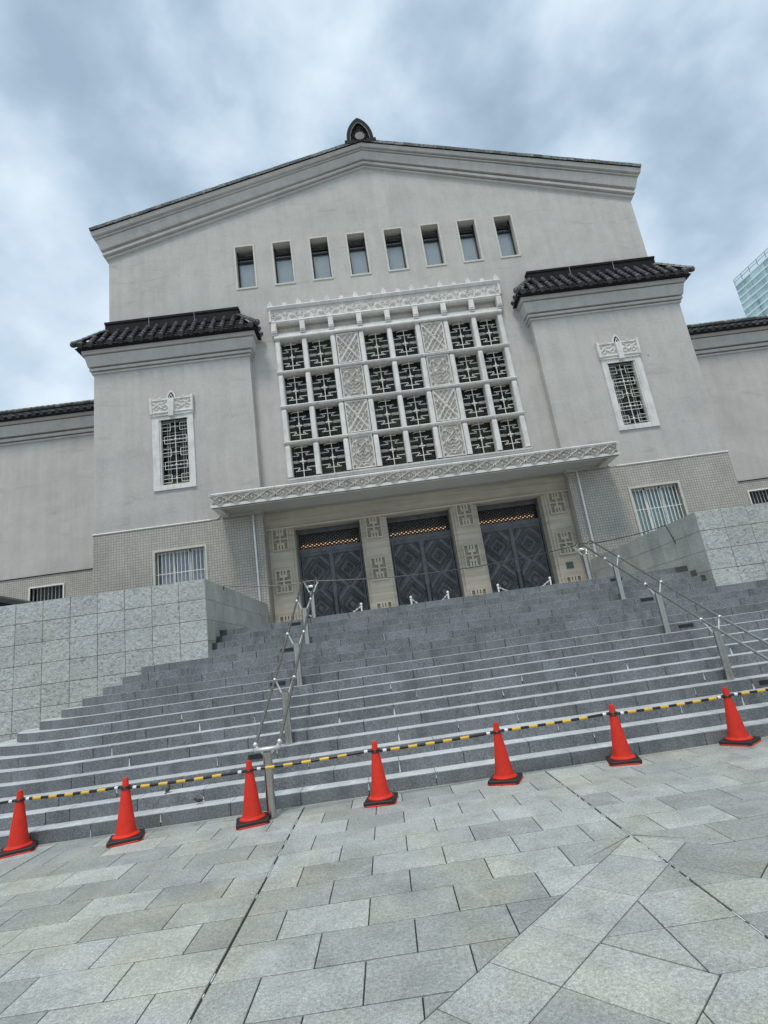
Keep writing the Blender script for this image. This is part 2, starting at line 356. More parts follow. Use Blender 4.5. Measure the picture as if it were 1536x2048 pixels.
def spiral(cx, cz, r0, r1, a0, a1, n=14):
    return [(cx+(r0+(r1-r0)*i/n)*math.cos(rad(a0+(a1-a0)*i/n)), cz+(r0+(r1-r0)*i/n)*math.sin(rad(a0+(a1-a0)*i/n))) for i in range(n+1)]
def mirror(st): return st+[([(-x, z) for x, z in p], w, h) for p, w, h in st]

def wall_holes(x0, x1, z0, z1, y, depth, holes, mat, name, parent, extra=None):
    """front sheet at y with rectangular openings and their reveals, facing -Y"""
    xs = sorted({x0, x1} | {v for h in holes for v in h[:2]}); zs = sorted({z0, z1} | {v for h in holes for v in h[2:4]}); m = MB()
    for i in range(len(xs)-1):
        for j in range(len(zs)-1):
            cx, cz = (xs[i]+xs[i+1])/2, (zs[j]+zs[j+1])/2
            if any(h[0] < cx < h[1] and h[2] < cz < h[3] for h in holes): continue
            m.add([(xs[i], y, zs[j]), (xs[i+1], y, zs[j]), (xs[i+1], y, zs[j+1]), (xs[i], y, zs[j+1])], [(0, 1, 2, 3)])
    for a, b, c, d in holes:
        for q in ([(a, c), (a, d)], [(b, d), (b, c)], [(a, d), (b, d)], [(b, c), (a, c)]):
            (p, r), (s, t) = q; m.add([(p, y, r), (s, y, t), (s, y+depth, t), (p, y+depth, r)], [(0, 1, 2, 3)])
    if extra: extra(m)
    return m.build(name, mat, parent)

# ------------------------------------------------------------------ shared dimensions (metres)
T, R, NS = 0.2928, 0.15, 18
YA, YB, YC = 10.93, 10.58, 9.25
XG, XT1, XT2 = 10.84, 11.25, 5.42
YWALL, XW, ZW = 4.1, 5.45, 3.777
ZL = NS*R

# ------------------------------------------------------------------ ground and pavement
g = MB().add([(-900, -900, -0.03), (900, -900, -0.03), (900, 1500, -0.03), (-900, 1500, -0.03)], [(0, 1, 2, 3)])
tag(g.build('ground', FIELD, origin=(0, 0, -0.03)), 'grey paved ground reaching to the horizon', 'ground', kind='structure')
pv = MB().add([(-16, -14, -0.012), (16, -14, -0.012), (16, 0.02, -0.012), (-16, 0.02, -0.012)], [(0, 1, 2, 3)]).build('pavement', GROUT, origin=(0, -5, -0.012))
tag(pv, 'pale grey granite paving in front of the stairs', 'pavement', kind='structure')
GX, GY, PW, PD = 0.03, -2.55, 0.61, 0.4135
def clip(poly, a, b, c):   # keep a*x+b*y>=c
    o = []
    for i in range(len(poly)):
        p, q = poly[i-1], poly[i]; dp = a*p[0]+b*p[1]-c; dq = a*q[0]+b*q[1]-c
        if dp >= 0: o.append(p)
        if dp*dq < 0: s = dp/(dp-dq); o.append((p[0]+s*(q[0]-p[0]), p[1]+s*(q[1]-p[1])))
    return o
def area(p): return abs(sum(p[i-1][0]*p[i][1]-p[i][0]*p[i-1][1] for i in range(len(p))))/2
pavers = []; far_pavers = MB(); npv = 0
cell_main = {-1: 0.0}
def add_paver(poly, gap=0.0042):
    global npv
    if len(poly) < 3 or area(poly) < 0.004: return
    A = sum(poly[i-1][0]*poly[i][1]-poly[i][0]*poly[i-1][1] for i in range(len(poly)))
    if A < 0: poly = poly[::-1]
    poly = inset(poly, gap); cx = sum(p[0] for p in poly)/len(poly); cy = sum(p[1] for p in poly)/len(poly)
    dz = random.uniform(-0.0012, 0.0012)
    d = cy-CAM.y
    seen = -4.85 < cy and abs((cx-CAM.x)/max(d, 0.5)+0.03) < 0.92 and npv < 296
    if seen:
        MB().prism_z(poly, -0.03, dz, ch=0.003).build('paver', PAVER, pv, (cx, cy, 0.0)); npv += 1
    else: far_pavers.prism_z(poly, -0.03, dz)
rows = []; y = GY
while y < -0.12: rows.append((y, min(y+PD, -0.09))); y += PD
y = GY
while y > -12: rows.append((y-PD, y)); y -= PD
panels_x = [(GX+3.05*k, GX+3.05*(k+1)) for k in range(-5, 4)]
order = []
for ri, (ya, yb) in enumerate(rows):
    idx = round((ya-GY)/PD)
    for (xa, xb) in panels_x:
        off = 0.0 if idx % 2 else PW/2
        xs = [xa+0.006]+[xa+off+PW*i for i in range(0 if off else 1, 5)]+[xb-0.006]
        for i in range(len(xs)-1): order.append([(xs[i], ya+0.0025), (xs[i+1], ya+0.0025), (xs[i+1], yb-0.0025), (xs[i], yb-0.0025)])
S2 = math.sqrt(0.5)
def in_chevron(poly):    # the part of a paver outside the two diagonal bands that start at (GX, GY)
    if max(p[1] for p in poly) <= GY+1e-6:
        left = sum(p[0] for p in poly)/len(poly) < GX
        return clip(poly, -S2, S2, -S2*GX+S2*GY) if left else clip(poly, S2, S2, S2*GX+S2*GY)
    return poly
order.sort(key=lambda p: (p[0][0]+p[1][0]-2*CAM.x)**2+((p[0][1]-CAM.y))**2)
for poly in order: add_paver(in_chevron(poly))
BW = 0.435
def dia(u, v, sgn): return (GX+sgn*(-S2*u+S2*v), GY-S2*u-S2*v)    # u along the band, v across (towards the inside)
for sgn in (1, -1):
    cuts = [0.0, 0.40, 0.99, 1.60, 2.05, 2.50, 3.1, 3.7, 4.3, 4.9, 5.5]
    tri = [dia(0, 0, sgn), dia(0.40, 0, sgn), dia(0.40, BW, sgn), dia(BW, BW, sgn)]
    tri = clip(tri, -sgn, 0, -sgn*GX); add_paver(clip([dia(0, 0, sgn), dia(0.42, 0, sgn), dia(0.42, 0.42, sgn), dia(0, 0.42, sgn)], -sgn, 0, -sgn*GX+0.004))
    for a0, a1 in zip([0.42]+cuts[2:-1], cuts[2:]): add_paver([dia(a0, 0, sgn), dia(a1, 0, sgn), dia(a1, BW, sgn), dia(a0, BW, sgn)])
    # second inner band
    for a0, a1 in ((1.60, 2.05), (2.05, 2.5), (2.5, 3.1), (3.1, 3.7), (3.7, 4.3)):
        add_paver([dia(a0, BW, sgn), dia(a1, BW, sgn), dia(a1, BW+0.60, sgn), dia(a0, BW+0.60, sgn)])
    # rows inside the chevron
    ztop = GY-0.42*2*S2
    def ins(poly):
        p = clip(poly, sgn*S2, -S2, sgn*S2*GX-S2*GY+BW) if sgn > 0 else clip(poly, -S2, -S2, -S2*GX-S2*GY+BW)
        return p
    for y0, y1 in ((-3.53, -3.11), (-3.94, -3.53), (-4.40, -3.94)):
        for xa, xb in ((-0.43, -0.004), (-0.86, -0.43)):
            xx = sorted((GX+sgn*xa, GX+sgn*xb)); poly = [(xx[0], y0), (xx[1], y0), (xx[1], y1), (xx[0], y1)]
            poly = clip(ins(poly), S2*sgn, S2, S2*sgn*GX+S2*GY-1.594)
            if xa < -0.5 and len(poly) > 2:   # triangle above the diagonal cut
                poly = clip(poly, sgn*S2, S2, sgn*S2*(GX-sgn*0.86)+S2*(-3.94)) if sgn > 0 else clip(poly, -S2, S2, -S2*(GX+0.86)+S2*(-3.94))
            add_paver(poly)
    yy = -4.40
    while yy > -8:
        for k in range(6):
            xa, xb = sorted((GX-sgn*0.004, GX-sgn*0.61*(k+1))) if k == 0 else sorted((GX-sgn*0.61*k, GX-sgn*0.61*(k+1)))
            poly = [(xa, yy-PD), (xb, yy-PD), (xb, yy), (xa, yy)]
            poly = clip(poly, sgn*S2, -S2, sgn*S2*GX-S2*GY+BW+0.6) if sgn > 0 else clip(poly, -S2, -S2, -S2*GX-S2*GY+BW+0.6)
            add_paver(poly)
        yy -= PD
x = -15.0
while x < 15: far_pavers.prism_z(inset([(x, -0.088), (x+0.9, -0.088), (x+0.9, -0.004), (x, -0.004)], 0.0025), -0.03, 0.0); x += 0.9
tag(far_pavers.build('paver_field', PAVER, pv, (0, -5, 0)), kind='stuff')
# lime deposits along the two long joints and the foot of the stairs
lm = MB()
for i in range(34):
    xj = random.choice((GX, GX-3.05)); y0 = random.uniform(-4.6, -0.5); ln = random.uniform(0.03, 0.22)
    lm.prism_z([(xj-0.004, y0), (xj+0.004, y0), (xj+0.003, y0+ln), (xj-0.003, y0+ln)], -0.02, -0.002)
tag(lm.build('lime_deposit', LIME, pv, (0, -2, 0)), kind='stuff')

# ------------------------------------------------------------------ stairs
stairs = thing('stairs', (0, 0, 0), 'wide grey granite stairs of eighteen steps rising to the doors', 'stairs', kind='structure')
XC, EL = 6.46, 1.26
for k in range(1, NS+1):
    y0, y1, z0, z1 = (k-1)*T, k*T+0.05, (k-1)*R, k*R
    if k == NS: y1 = YA+0.3
    st = thing('step', (0, y0, z0), parent=stairs)
    xe = XC if k <= 14 else XW-0.002
    off = 0.44*(k % 2)+random.uniform(-0.05, 0.05); x = -xe; cuts = [-xe]
    xx = -xe+0.3+off
    while xx < xe-0.3: cuts.append(xx); xx += 0.88+random.uniform(-0.02, 0.02)
    cuts.append(xe)
    joints = cuts[1:-1]
    for a0, a1 in zip(cuts[:-1], cuts[1:]):
        m = MB(); g = 0.003; c = 0.006
        ya = y0+random.uniform(-0.0015, 0.0015)
        e = 0.007
        m.add([(a0+g, ya+e, z0), (a0+g+e, ya, z0), (a1-g-e, ya, z0), (a1-g, ya+e, z0), (a0+g, ya+e, z1-c), (a0+g+e, ya, z1-c), (a1-g-e, ya, z1-c), (a1-g, ya+e, z1-c), (a0+g, ya+c+e, z1), (a1-g, ya+c+e, z1), (a1-g, y1, z1), (a0+g, y1, z1), (a0+g, y1, z0), (a1-g, y1, z0)],
              [(0, 1, 5, 4), (1, 2, 6, 5), (2, 3, 7, 6), (4, 5, 6, 7, 9, 8), (0, 4, 8, 11, 12), (3, 13, 10, 9, 7)]); m.add([(a0+g, ya+c+e, z1), (a1-g, ya+c+e, z1), (a1-g, y1, z1), (a0+g, y1, z1)], [(0, 1, 2, 3)], 1)
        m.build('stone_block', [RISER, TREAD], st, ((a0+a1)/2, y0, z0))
    if k <= 14:
        for sg in (-1, 1):
            b0 = YWALL-y0; b1 = max(YWALL-y1, 0.0) if k < 14 else 0.0
            nseg = max(1, int(round(b0*1.45/0.9)))
            for j in range(nseg):
                t0, t1 = j/nseg*90, (j+1)/nseg*90; n = 6; gg = 0.12/max(b0, 0.5)
                outer = [(sg*(XC+b0*EL*math.sin(rad(t))), YWALL-b0*math.cos(rad(t))) for t in [t0+gg+(t1-t0-2*gg)*i/n for i in range(n+1)]]
                inner = [(sg*(XC+b1*EL*math.sin(rad(t))), YWALL-b1*math.cos(rad(t))) for t in [t0+gg+(t1-t0-2*gg)*i/n for i in range(n+1)]] if b1 > 0.02 else [(sg*XC, YWALL)]
                MB().prism_z(outer+inner[::-1], z0, z1, 0, 1, ch=0.005).build('stone_block', [RISER, TREAD], st)
    if k >= 16:
        for sg in (-1, 1):
            ww = (0.10, 0.13, 0.16)[k-16] + (0.12 if sg > 0 and k == 18 else 0)
            B(sg*(XW-ww), sg*(XW-0.001), y0-0.006, y0+0.1, z0+0.002, z1+0.003).build('end_stone', RISER_END, st)
    if k <= 8:
        for xj in joints:
            if random.random() < 0.42:
                wv = random.uniform(0.003, 0.013); hh = random.uniform(0.45, 0.98)*R
                top = random.random() < 0.6
                pl = [(xj-wv*0.25, z1-0.012), (xj+wv*0.25, z1-0.012), (xj+wv, z1-hh), (xj-wv*0.6, z1-hh)] if top else [(xj-0.003, z0+hh), (xj+0.003, z0+hh), (xj+wv*1.4, z0+0.002), (xj-wv*1.2, z0+0.002)]
                MB().prism_y(pl, y0-0.003, y0+0.004).build('lime_streak', LIME, st)
    if k in (4, 9+1, 14, 18):     # recessed step lights beside both handrails
        for sg in (-1, 1):
            kk = {4: 4, 10: 10, 14: 14, 18: 18}[k]; zc = {4: 0.52, 10: 1.43, 14: 2.03, 18: 2.61}[kk]
            xm = {4: 3.79, 10: 3.77, 14: 3.76, 18: 3.75}[kk]
            lg = B(sg*xm-0.135, sg*xm+0.135, y0-0.012, y0+0.05, zc-0.028, zc+0.035).build('step_light', BLACKPL, st)
            B(sg*xm-0.12, sg*xm+0.12, y0-0.015, y0-0.0125, zc-0.004, zc+0.012).build('light_slot', RUBBER, lg)
MB().box(-XW+0.05, XW-0.05, 0.4, YA, 0, 0.1).box(-XC, XC, 1.3, YWALL, 0, 0.4).box(-XW+.05, XW-.05, YWALL, YA, 0, 1.9).build('core', GROUT, stairs)

# ------------------------------------------------------------------ flanking walls
PWD, PHT = 0.578, 0.4375
for sg, lab in ((-1, 'pale rough granite panel wall on the left flank of the stairs'), (1, 'pale rough granite panel wall on the right flank of the stairs')):
    w = thing('parapet_wall', (sg*XW, YWALL, 0), lab, 'wall', 'granite walls flanking the stairs')
    MB().box(sg*(XW+0.03), sg*17, YWALL+0.03, YWALL+0.6, 0, ZW-0.01).box(sg*(XW+0.03), sg*(XW+0.6), YWALL+0.2, YB-0.12, 0, ZW-0.01).build('wall_core', GROUT, w)
    ncol = 12 if sg < 0 else 7
    zs = [ZW]
    while zs[-1] > 0.3: zs.append(zs[-1]-PHT)
    for c in range(ncol):
        xa, xb = XW+PWD*c, XW+PWD*(c+1)
        for zt, zb in zip(zs[:-1], zs[1:]):
            dy = random.uniform(-0.003, 0.003)
            m = MB(); e = 0.0035; y0 = YWALL+dy
            p = [(sg*xa, zb), (sg*xb, zb), (sg*xb, zt), (sg*xa, zt)]
            if sg < 0: p = p[::-1]
            q = inset(p, e); qq = inset(p, e+0.008)
            n = 4; vs = [(a0, y0+0.008, b0) for a0, b0 in q]+[(a0, y0, b0) for a0, b0 in qq]+[(a0, y0+0.04, b0) for a0, b0 in q]
            m.add(vs, [(4, 5, 6, 7)]+[(i, (i+1) % n, n+(i+1) % n, n+i) for i in range(n)]+[(2*n+i, 2*n+(i+1) % n, (i+1) % n, i) for i in range(n)])
            m.build('panel', SPLIT, w)
    ys = [YWALL+0.003]
    while ys[-1] < YB-0.75: ys.append(ys[-1]+PWD)
    ys.append(YB-0.15)
    for ya, yb in zip(ys[:-1], ys[1:]):
        for zt, zb in zip(zs[:5], zs[1:6]):
            MB().box(sg*XW+sg*random.uniform(0, 0.003), sg*(XW+0.04), ya+0.004, yb-0.004, zb+0.006, zt-0.001).build('side_panel', SMOOTHWALL, w)
    MB().box(sg*(XW+0.66), sg*17, YWALL+0.0, YWALL+0.62, ZW-0.008, ZW-0.004).build('coping', SMOOTHWALL, w)
    if sg < 0: far = MB().box(-17, -XW-PWD*ncol-0.004, YWALL, YWALL+0.04, 0, ZW)
    else: far = MB().box(XW+PWD*ncol+0.004, 17, YWALL, YWALL+0.04, 0, ZW)
    far.build('end_cladding', SPLIT, w)

# ------------------------------------------------------------------ museum building
mus = thing('museum_building', (0, YA, 0), 'grey stucco museum front with low gable, two tiled side bays and a gridded central window', 'building')
ZSIDE, ZAPEX = 18.48, 21.66
WP, WW_, WZ0, WZ1 = 1.53, 0.845, 16.38, 18.47
GW = (-4.33, 4.33, 8.14, 14.50)
holes = [((i-3.5)*WP-WW_/2+0.05, (i-3.5)*WP+WW_/2-0.05, WZ0+0.05, WZ1-0.05) for i in range(8)]+[GW]
def gable(m):
    m.add([(-XG, YA, ZSIDE), (XG, YA, ZSIDE), (0, YA, ZAPEX)], [(0, 1, 2)])
    m.box(-XG, -XG+0.02, YA+0.001, YA+9, 6, ZSIDE); m.box(XG-0.02, XG, YA+0.001, YA+9, 6, ZSIDE)
front = wall_holes(-XG, XG, 6.35, ZSIDE, YA, 0.55, holes, STUCCO, 'gable_wall', mus, gable)
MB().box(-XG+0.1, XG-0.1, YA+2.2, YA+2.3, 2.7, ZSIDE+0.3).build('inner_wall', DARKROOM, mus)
# gable cornice: profile (projection, share of height)
GP = [(0, 0), (0.085, 0.02), (0.085, 0.10), (-0.08, 0.10), (-0.08, 0.15), (0.17, 0.15), (0.17, 0.275), (-0.08, 0.275), (-0.08, 0.345), (0.23, 0.345), (0.34, 0.70), (0.12, 0.70), (0.12, 0.745), (0.38, 0.745), (0.38, 0.80), (0.16, 0.80), (0.16, 0.84), (0.46, 0.84), (0.50, 1.0), (0.45, 1.02), (-0.3, 1.02)]
def gpath(p, s):
    ze, za_ = ZSIDE+1.05*s, ZAPEX+0.85*s; xo = XG+p
    return [(-xo, YA+7, ze), (-xo, YA-p, ze), (0, YA-p, za_), (xo, YA-p, ze), (xo, YA+7, ze)]
MB().sweep(GP, gpath, cap=False).build('gable_cornice', STUCCO, mus)
roof = MB().add([(-11.3, YA-0.44, 19.56), (0, YA-0.44, 22.53), (11.3, YA-0.44, 19.56), (-11.3, YA+9, 19.56), (0, YA+9, 22.53), (11.3, YA+9, 19.56)], [(0, 3, 4, 1), (1, 4, 5, 2), (3, 5, 4)]).build('gable_roof', RIDGE, mus)
vt = MB(); prof = [(-0.55, 0.0), (-0.565, 0.12), (-0.50, 0.19), (-0.36, 0.20), (-0.2, 0.10), (-0.2, 0)]
vt.add([(x, p, z) for x in (0.0, 0.335) for p, z in prof]+[(0.3349, p, z+0.02) for p, z in prof], [(0, 1, 7, 6), (1, 2, 8, 7), (2, 3, 9, 8), (3, 4, 10, 9), (0, 5, 4, 3, 2, 1), (6, 7, 8, 9, 10, 11)])
vmesh = vt.mesh('verge_tile', VERGE)
sl_ = Vector((11.36, 0, 2.98)).normalized()
for sg in (-1, 1):
    ax = Vector((sg*sl_.x, 0, -sl_.z)); az = Vector((sg*sl_.z, 0, sl_.x)); ay = Vector((0, 1, 0))
    for i in range(34):
        d = 0.10+i*0.342; p = Vector((0, YA, 22.525))+ax*d+az*random.uniform(-0.008, 0.012)
        o = inst_m('verge_tile', vmesh, roof, p, ax, ay if sg > 0 else ay, az)
# ogive ridge-end ornament
fz = 22.60; fy = YA-0.52
def ogive(w, h, n=9):
    half = [(w*(1-(i/n)**2.3)**0.8 if i < n else 0.0, h*i/n) for i in range(n+1)]
    return [(-x, z) for x, z in half]+[(x, z) for x, z in half[::-1][1:]]
fin = MB().prism_y([(x, fz+z) for x, z in ogive(0.565, 1.20)], fy+0.05, fy+0.45).build('ridge_ornament', RIDGE, mus)
O = ogive(0.565, 1.20); I = ogive(0.405, 0.93)
m = MB(); n = len(O); vs = [(x, fy-0.03, fz+z) for x, z in O]+[(x, fy-0.03, fz+z) for x, z in I]+[(x, fy+0.06, fz+z) for x, z in O]+[(x, fy+0.06, fz+z) for x, z in I]
m.add(vs, [f for i in range(n-1) for f in ((i, i+1, n+i+1, n+i), (2*n+i, 2*n+i+1, i+1, i), (n+i, n+i+1, 3*n+i+1, 3*n+i))]); m.build('ornament_rim', RIDGE, fin)
m = MB().tube([(x, fy-0.035, fz+z) for x, z in I], 0.018, 5); m.build('inner_rim', VERGE, fin)
m = MB()
for st in mirror([(spiral(0.2, 0.5, 0.13, 0.02, -90, 300), 0, 0), (spiral(0.16, 0.78, 0.10, 0.02, 180, -160), 0, 0), ([(0, 0.5), (0.06, 0.75), (0, 1.05)], 0, 0), ([(0.05, 0.9), (0.15, 0.97)], 0, 0), (arc(0.28, 0.26, 0.08, 0, 330), 0, 0)]): m.tube([(x, fy+0.03, fz+z*0.84) for x, z in st[0]], 0.024, 5)
m.build('scrollwork', RIDGE, fin)
m = MB(); m.tube([(0, fy-0.10, fz+0.13), (0, fy+0.1, fz+0.13)], 0.20, 20); m.build('ridge_end_disc', ROOFTILE, fin, smooth=True)
m = MB().tube([(0.235*math.cos(i*math.pi/8), fy-0.07, fz+0.13+0.235*math.sin(i*math.pi/8)) for i in range(16)], 0.022, 5, closed=True); m.build('disc_rim', RIDGE, fin)
for sg in (-1, 1): B(sg*0.2, sg*0.66, fy-0.045, fy+0.3, fz-0.16, fz+0.03).build('ornament_foot', RIDGE, fin)
# upper row of eight windows
fr = MB(); w2, h2 = WW_/2, (WZ1-WZ0)/2
for a0 in ((-w2, w2, -h2, -h2+0.07), (-w2, w2, h2-0.07, h2), (-w2, -w2+0.065, -h2+0.07, h2-0.07), (w2-0.065, w2, -h2+0.07, h2-0.07)): fr.box(a0[0], a0[1], -0.03, 0.22, a0[2], a0[3])
frm = fr.mesh('window_frame', FRAMESTONE); gl = B(-w2+0.06, w2-0.06, 0.0, 0.012, -h2+0.06, h2-0.06).mesh('pane', GLASS)
bl = B(-w2+0.06, w2-0.06, 0, 0.02, -h2+0.06, h2-0.50).mesh('blind', BLIND)
hd = MB().box(-w2+0.06, w2-0.06, -0.06, 0.0, h2-0.62, h2-0.55).box(-w2+0.06, w2-0.06, -0.05, 0.0, h2-0.40, h2-0.36).box(-w2+0.06, -w2+0.11, -0.04, 0, -h2+0.06, h2-0.06).box(w2-0.11, w2-0.06, -0.04, 0, -h2+0.06, h2-0.06).mesh('sash', BRONZE_DK)
for i in range(8):
    c = ((i-3.5)*WP, YA, (WZ0+WZ1)/2); wv = inst('upper_window', frm, mus, c)
    inst('pane', gl, wv, (c[0], YA+0.34, c[2])); inst('sash', hd, wv, (c[0], YA+0.335, c[2])); inst('blind', bl, wv, (c[0], YA+0.37, c[2]))

# ---- side bays
TP = [(0, 13.15), (0.06, 13.155), (0.06, 13.225), (-0.08, 13.225), (-0.08, 13.27), (0.115, 13.27), (0.115, 13.365), (-0.08, 13.365), (-0.08, 13.425), (0.155, 13.425), (0.245, 13.83), (0.08, 13.83), (0.08, 13.87), (0.305, 13.875), (0.315, 14.03), (0, 14.05)]
# roof tile meshes (local x across, y up the slope, z normal)
def cover_mesh(name, ln, ra, rb, cap):
    n = 8; m = MB(); vs = []
    for yy, rr in ((0, ra), (ln, rb)):
        for j in range(n+1): t = math.pi*j/n; vs.append((rr*math.cos(t), yy, rr*math.sin(t)))
    vs += [(0.82*x, y, 0.82*z) for x, y, z in vs[:n+1]]
    fs = [(j, n+1+j, n+2+j, j+1) for j in range(n)]+[(j, j+1, 2*(n+1)+j+1, 2*(n+1)+j) for j in range(n)]
    m.add(vs, fs)
    if cap:
        k = 12; rr = ra*1.06; vv = [(rr*math.cos(2*math.pi*j/k), -0.02, rr*math.sin(2*math.pi*j/k)) for j in range(k)]+[(rr*math.cos(2*math.pi*j/k), 0.03, rr*math.sin(2*math.pi*j/k)) for j in range(k)]
        m.add(vv, [tuple(range(k))]+[(j, k+j, k+(j+1) % k, (j+1) % k) for j in range(k)])
    return m.mesh(name, ROOFTILE, smooth=False)
def pan_mesh(name, w, ln, eave):
    n = 6; vs = []
    for yy, dz in ((0, 0.03), (ln, 0.0)):
        for j in range(n+1): s = -1+2*j/n; vs.append((s*w/2, yy, dz-0.05*(1-s*s)))
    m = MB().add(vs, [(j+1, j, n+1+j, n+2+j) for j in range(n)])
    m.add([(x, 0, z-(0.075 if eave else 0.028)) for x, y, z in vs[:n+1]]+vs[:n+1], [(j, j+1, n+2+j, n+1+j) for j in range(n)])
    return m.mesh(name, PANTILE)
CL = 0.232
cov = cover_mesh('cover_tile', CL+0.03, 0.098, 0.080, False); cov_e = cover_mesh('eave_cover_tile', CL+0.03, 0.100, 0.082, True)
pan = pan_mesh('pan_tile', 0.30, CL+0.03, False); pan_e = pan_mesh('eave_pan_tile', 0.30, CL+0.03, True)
hipt = cover_mesh('hip_tile', 0.30, 0.115, 0.095, False)
def tiled_slope(roof, e0, e1, upv, nrm, ncol, ncourse, lo=None, hi=None, trim=None):
    """columns of cover and pan tiles from the eave e0-e1 up along upv"""
    e0, e1 = Vector(e0), Vector(e1); a = (e1-e0); Ln = a.length; a.normalize(); pitch = Ln/ncol
    for c in range(ncol):
        for k in range(ncourse):
            for kind, s in (('pan', c+0.0), ('cov', c+0.5)):
                q = (s+0.0)*pitch; p = e0+a*q+upv*(k*CL)
                if trim and not trim(q, (k+0.5)*CL, Ln): continue
                me = {('pan', True): pan_e, ('pan', False): pan, ('cov', True): cov_e, ('cov', False): cov}[(kind, k == 0)]
                h = 0.035 if kind == 'cov' else 0.0
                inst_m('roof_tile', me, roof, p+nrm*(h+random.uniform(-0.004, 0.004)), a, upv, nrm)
for sg in (-1, 1):
    side = 'left' if sg < 0 else 'right'
    def X(x): return sg*x
    # plaster wall above, mosaic below
    tw = [7.82, 8.88, 8.41, 10.95]
    hw = [(min(X(tw[0]), X(tw[1])), max(X(tw[0]), X(tw[1])), tw[2], tw[3])]
    xa, xb = sorted((X(XT2), X(XT1)))
    def sides(m, z0=6.95, z1=13.15, dx=0.0):
        for xx, nn in ((X(XT2), -1), (X(XT1), 1)):
            xx2 = xx+sg*nn*dx; m.add([(xx2, YB-dx, z0), (xx2, YA+(5 if nn > 0 else 0.3), z0), (xx2, YA+(5 if nn > 0 else 0.3), z1), (xx2, YB-dx, z1)], [(0, 1, 2, 3)])
    wall_holes(xa, xb, 6.95, 13.15, YB, 0.34, hw, STUCCO, 'bay_wall', mus, sides)
    gh = [(min(X(7.46), X(9.16)), max(X(7.46), X(9.16)), 4.32, 6.05)]
    xa2, xb2 = sorted((X(XT2-0.02), X(XT1+0.02)))
    wall_holes(xa2, xb2, 0.5, 6.93, YB-0.02, 0.3, gh, MOSAIC, 'tiled_base', mus, lambda m: sides(m, 0.5, 6.93, 0.02))
    # string course, curling up under the canopy end
    SP = [(0.0, 6.925), (0.035, 6.925), (0.05, 6.945), (0.05, 6.96), (0.03, 6.985), (0.0, 6.99)]
    MB().sweep(SP, lambda p, z: [(X(XT1+p), YA+1, z), (X(XT1+p), YB-p, z), (X(7.2), YB-p, z)]).build('string_course', CREAM, mus)
    cur = [(X(7.2), YB-0.02, 6.955)]+[(X(7.02-0.16*math.sin(rad(t))), YB-0.02, 7.115-0.16*math.cos(rad(t))) for t in range(0, 91, 15)]
    MB().tube(cur, 0.022, 6).build('string_course_curl', STUCCO, mus)
    # cornice
    MB().sweep(TP, lambda p, z: [(X(XT2-p), YA+0.02, z), (X(XT2-p), YB-p, z), (X(XT1+p), YB-p, z), (X(XT1+p), YA+3, z)]).build('bay_cornice', STUCCO, mus)
    # hipped lean-to roof
    ye, ze, zr, yr = YB-0.50, 14.06, 14.93, 10.72
    xo, xi = XT1+0.46, XT2-0.46
    rf = MB().add([(X(xi), ye, ze-0.04), (X(xo), ye, ze-0.04), (X(xo), YA, ze-0.04), (X(xi), YA, ze-0.04), (X(5.76), yr, zr), (X(10.86), yr, zr), (X(10.86), YA, zr), (X(5.76), YA, zr)],
              [(0, 1, 5, 4), (1, 2, 6, 5), (3, 0, 4, 7), (4, 5, 6, 7), (3, 2, 1, 0)]).build('bay_roof', RIDGE, mus)
    up = Vector((0, yr-ye, zr-ze)).normalized(); a = Vector((1, 0, 0)); nr = a.cross(up).normalized(); slen = math.hypot(yr-ye, zr-ze)
    l0, l1 = sorted((X(xi), X(xo))); gl_l, gl_r = (abs(abs(l0)-xo) < 1e-6), None
    runL = (xo-10.86) if sg < 0 else (5.76-xi); runR = (5.76-xi) if sg < 0 else (xo-10.86)
    tiled_slope(rf, (l0+0.02, ye-0.03, ze+0.02), (l1-0.02, ye-0.03, ze+0.02), up, nr, 18, 5, trim=lambda q, s, Ln: q > runL*min(1, s/slen)+0.06 and q < Ln-runR*min(1, s/slen)-0.06)
    # inner and outer side slopes
    for (ex, rx, inner) in ((X(xi), X(5.76), True), (X(xo), X(10.86), False)):
        upx = Vector((rx-ex, 0, zr-ze)).normalized(); d = 1 if ex > rx else -1
        ay = Vector((0, 1 if d > 0 else -1, 0)); nrx = ay.cross(upx).normalized()
        e0 = (ex, ye+0.1, ze+0.02) if d > 0 else (ex, YA-0.03, ze+0.02); e1 = (ex, YA-0.03, ze+0.02) if d > 0 else (ex, ye+0.1, ze+0.02)
        sl2 = math.hypot(rx-ex, zr-ze)
        tiled_slope(rf, e0, e1, upx, nrx, 2, 5, trim=(lambda q, s, Ln: q > 0.6*s/sl2) if d > 0 else (lambda q, s, Ln: q < Ln-0.6*s/sl2))
        c0 = Vector((ex+(0.02 if d > 0 else -0.02), ye-0.02, ze+0.07)); c1 = Vector((rx, yr-0.02, zr+0.05)); hd_ = (c1-c0); hl = hd_.length; hd_.normalize()
        s_ = hd_.cross(Vector((0, 0, 1))).normalized(); nn = s_.cross(hd_).normalized()
        for i in range(6): inst_m('hip_tile', hipt, rf, c0+hd_*(i*hl/6)+nn*0.045, s_, hd_, nn)
        m = MB().tube([c0+hd_*0.0+nn*0.06, c0+hd_*0.2+nn*0.05], [0.118, 0.11], 12); m.sphere(c0+nn*0.06, 0.118, 12, sc=(0.8, 0.8, 0.9)); m.build('hip_end_tile', ROOFTILE, rf, smooth=True)
    b0, b1 = sorted((X(5.73), X(10.88)))
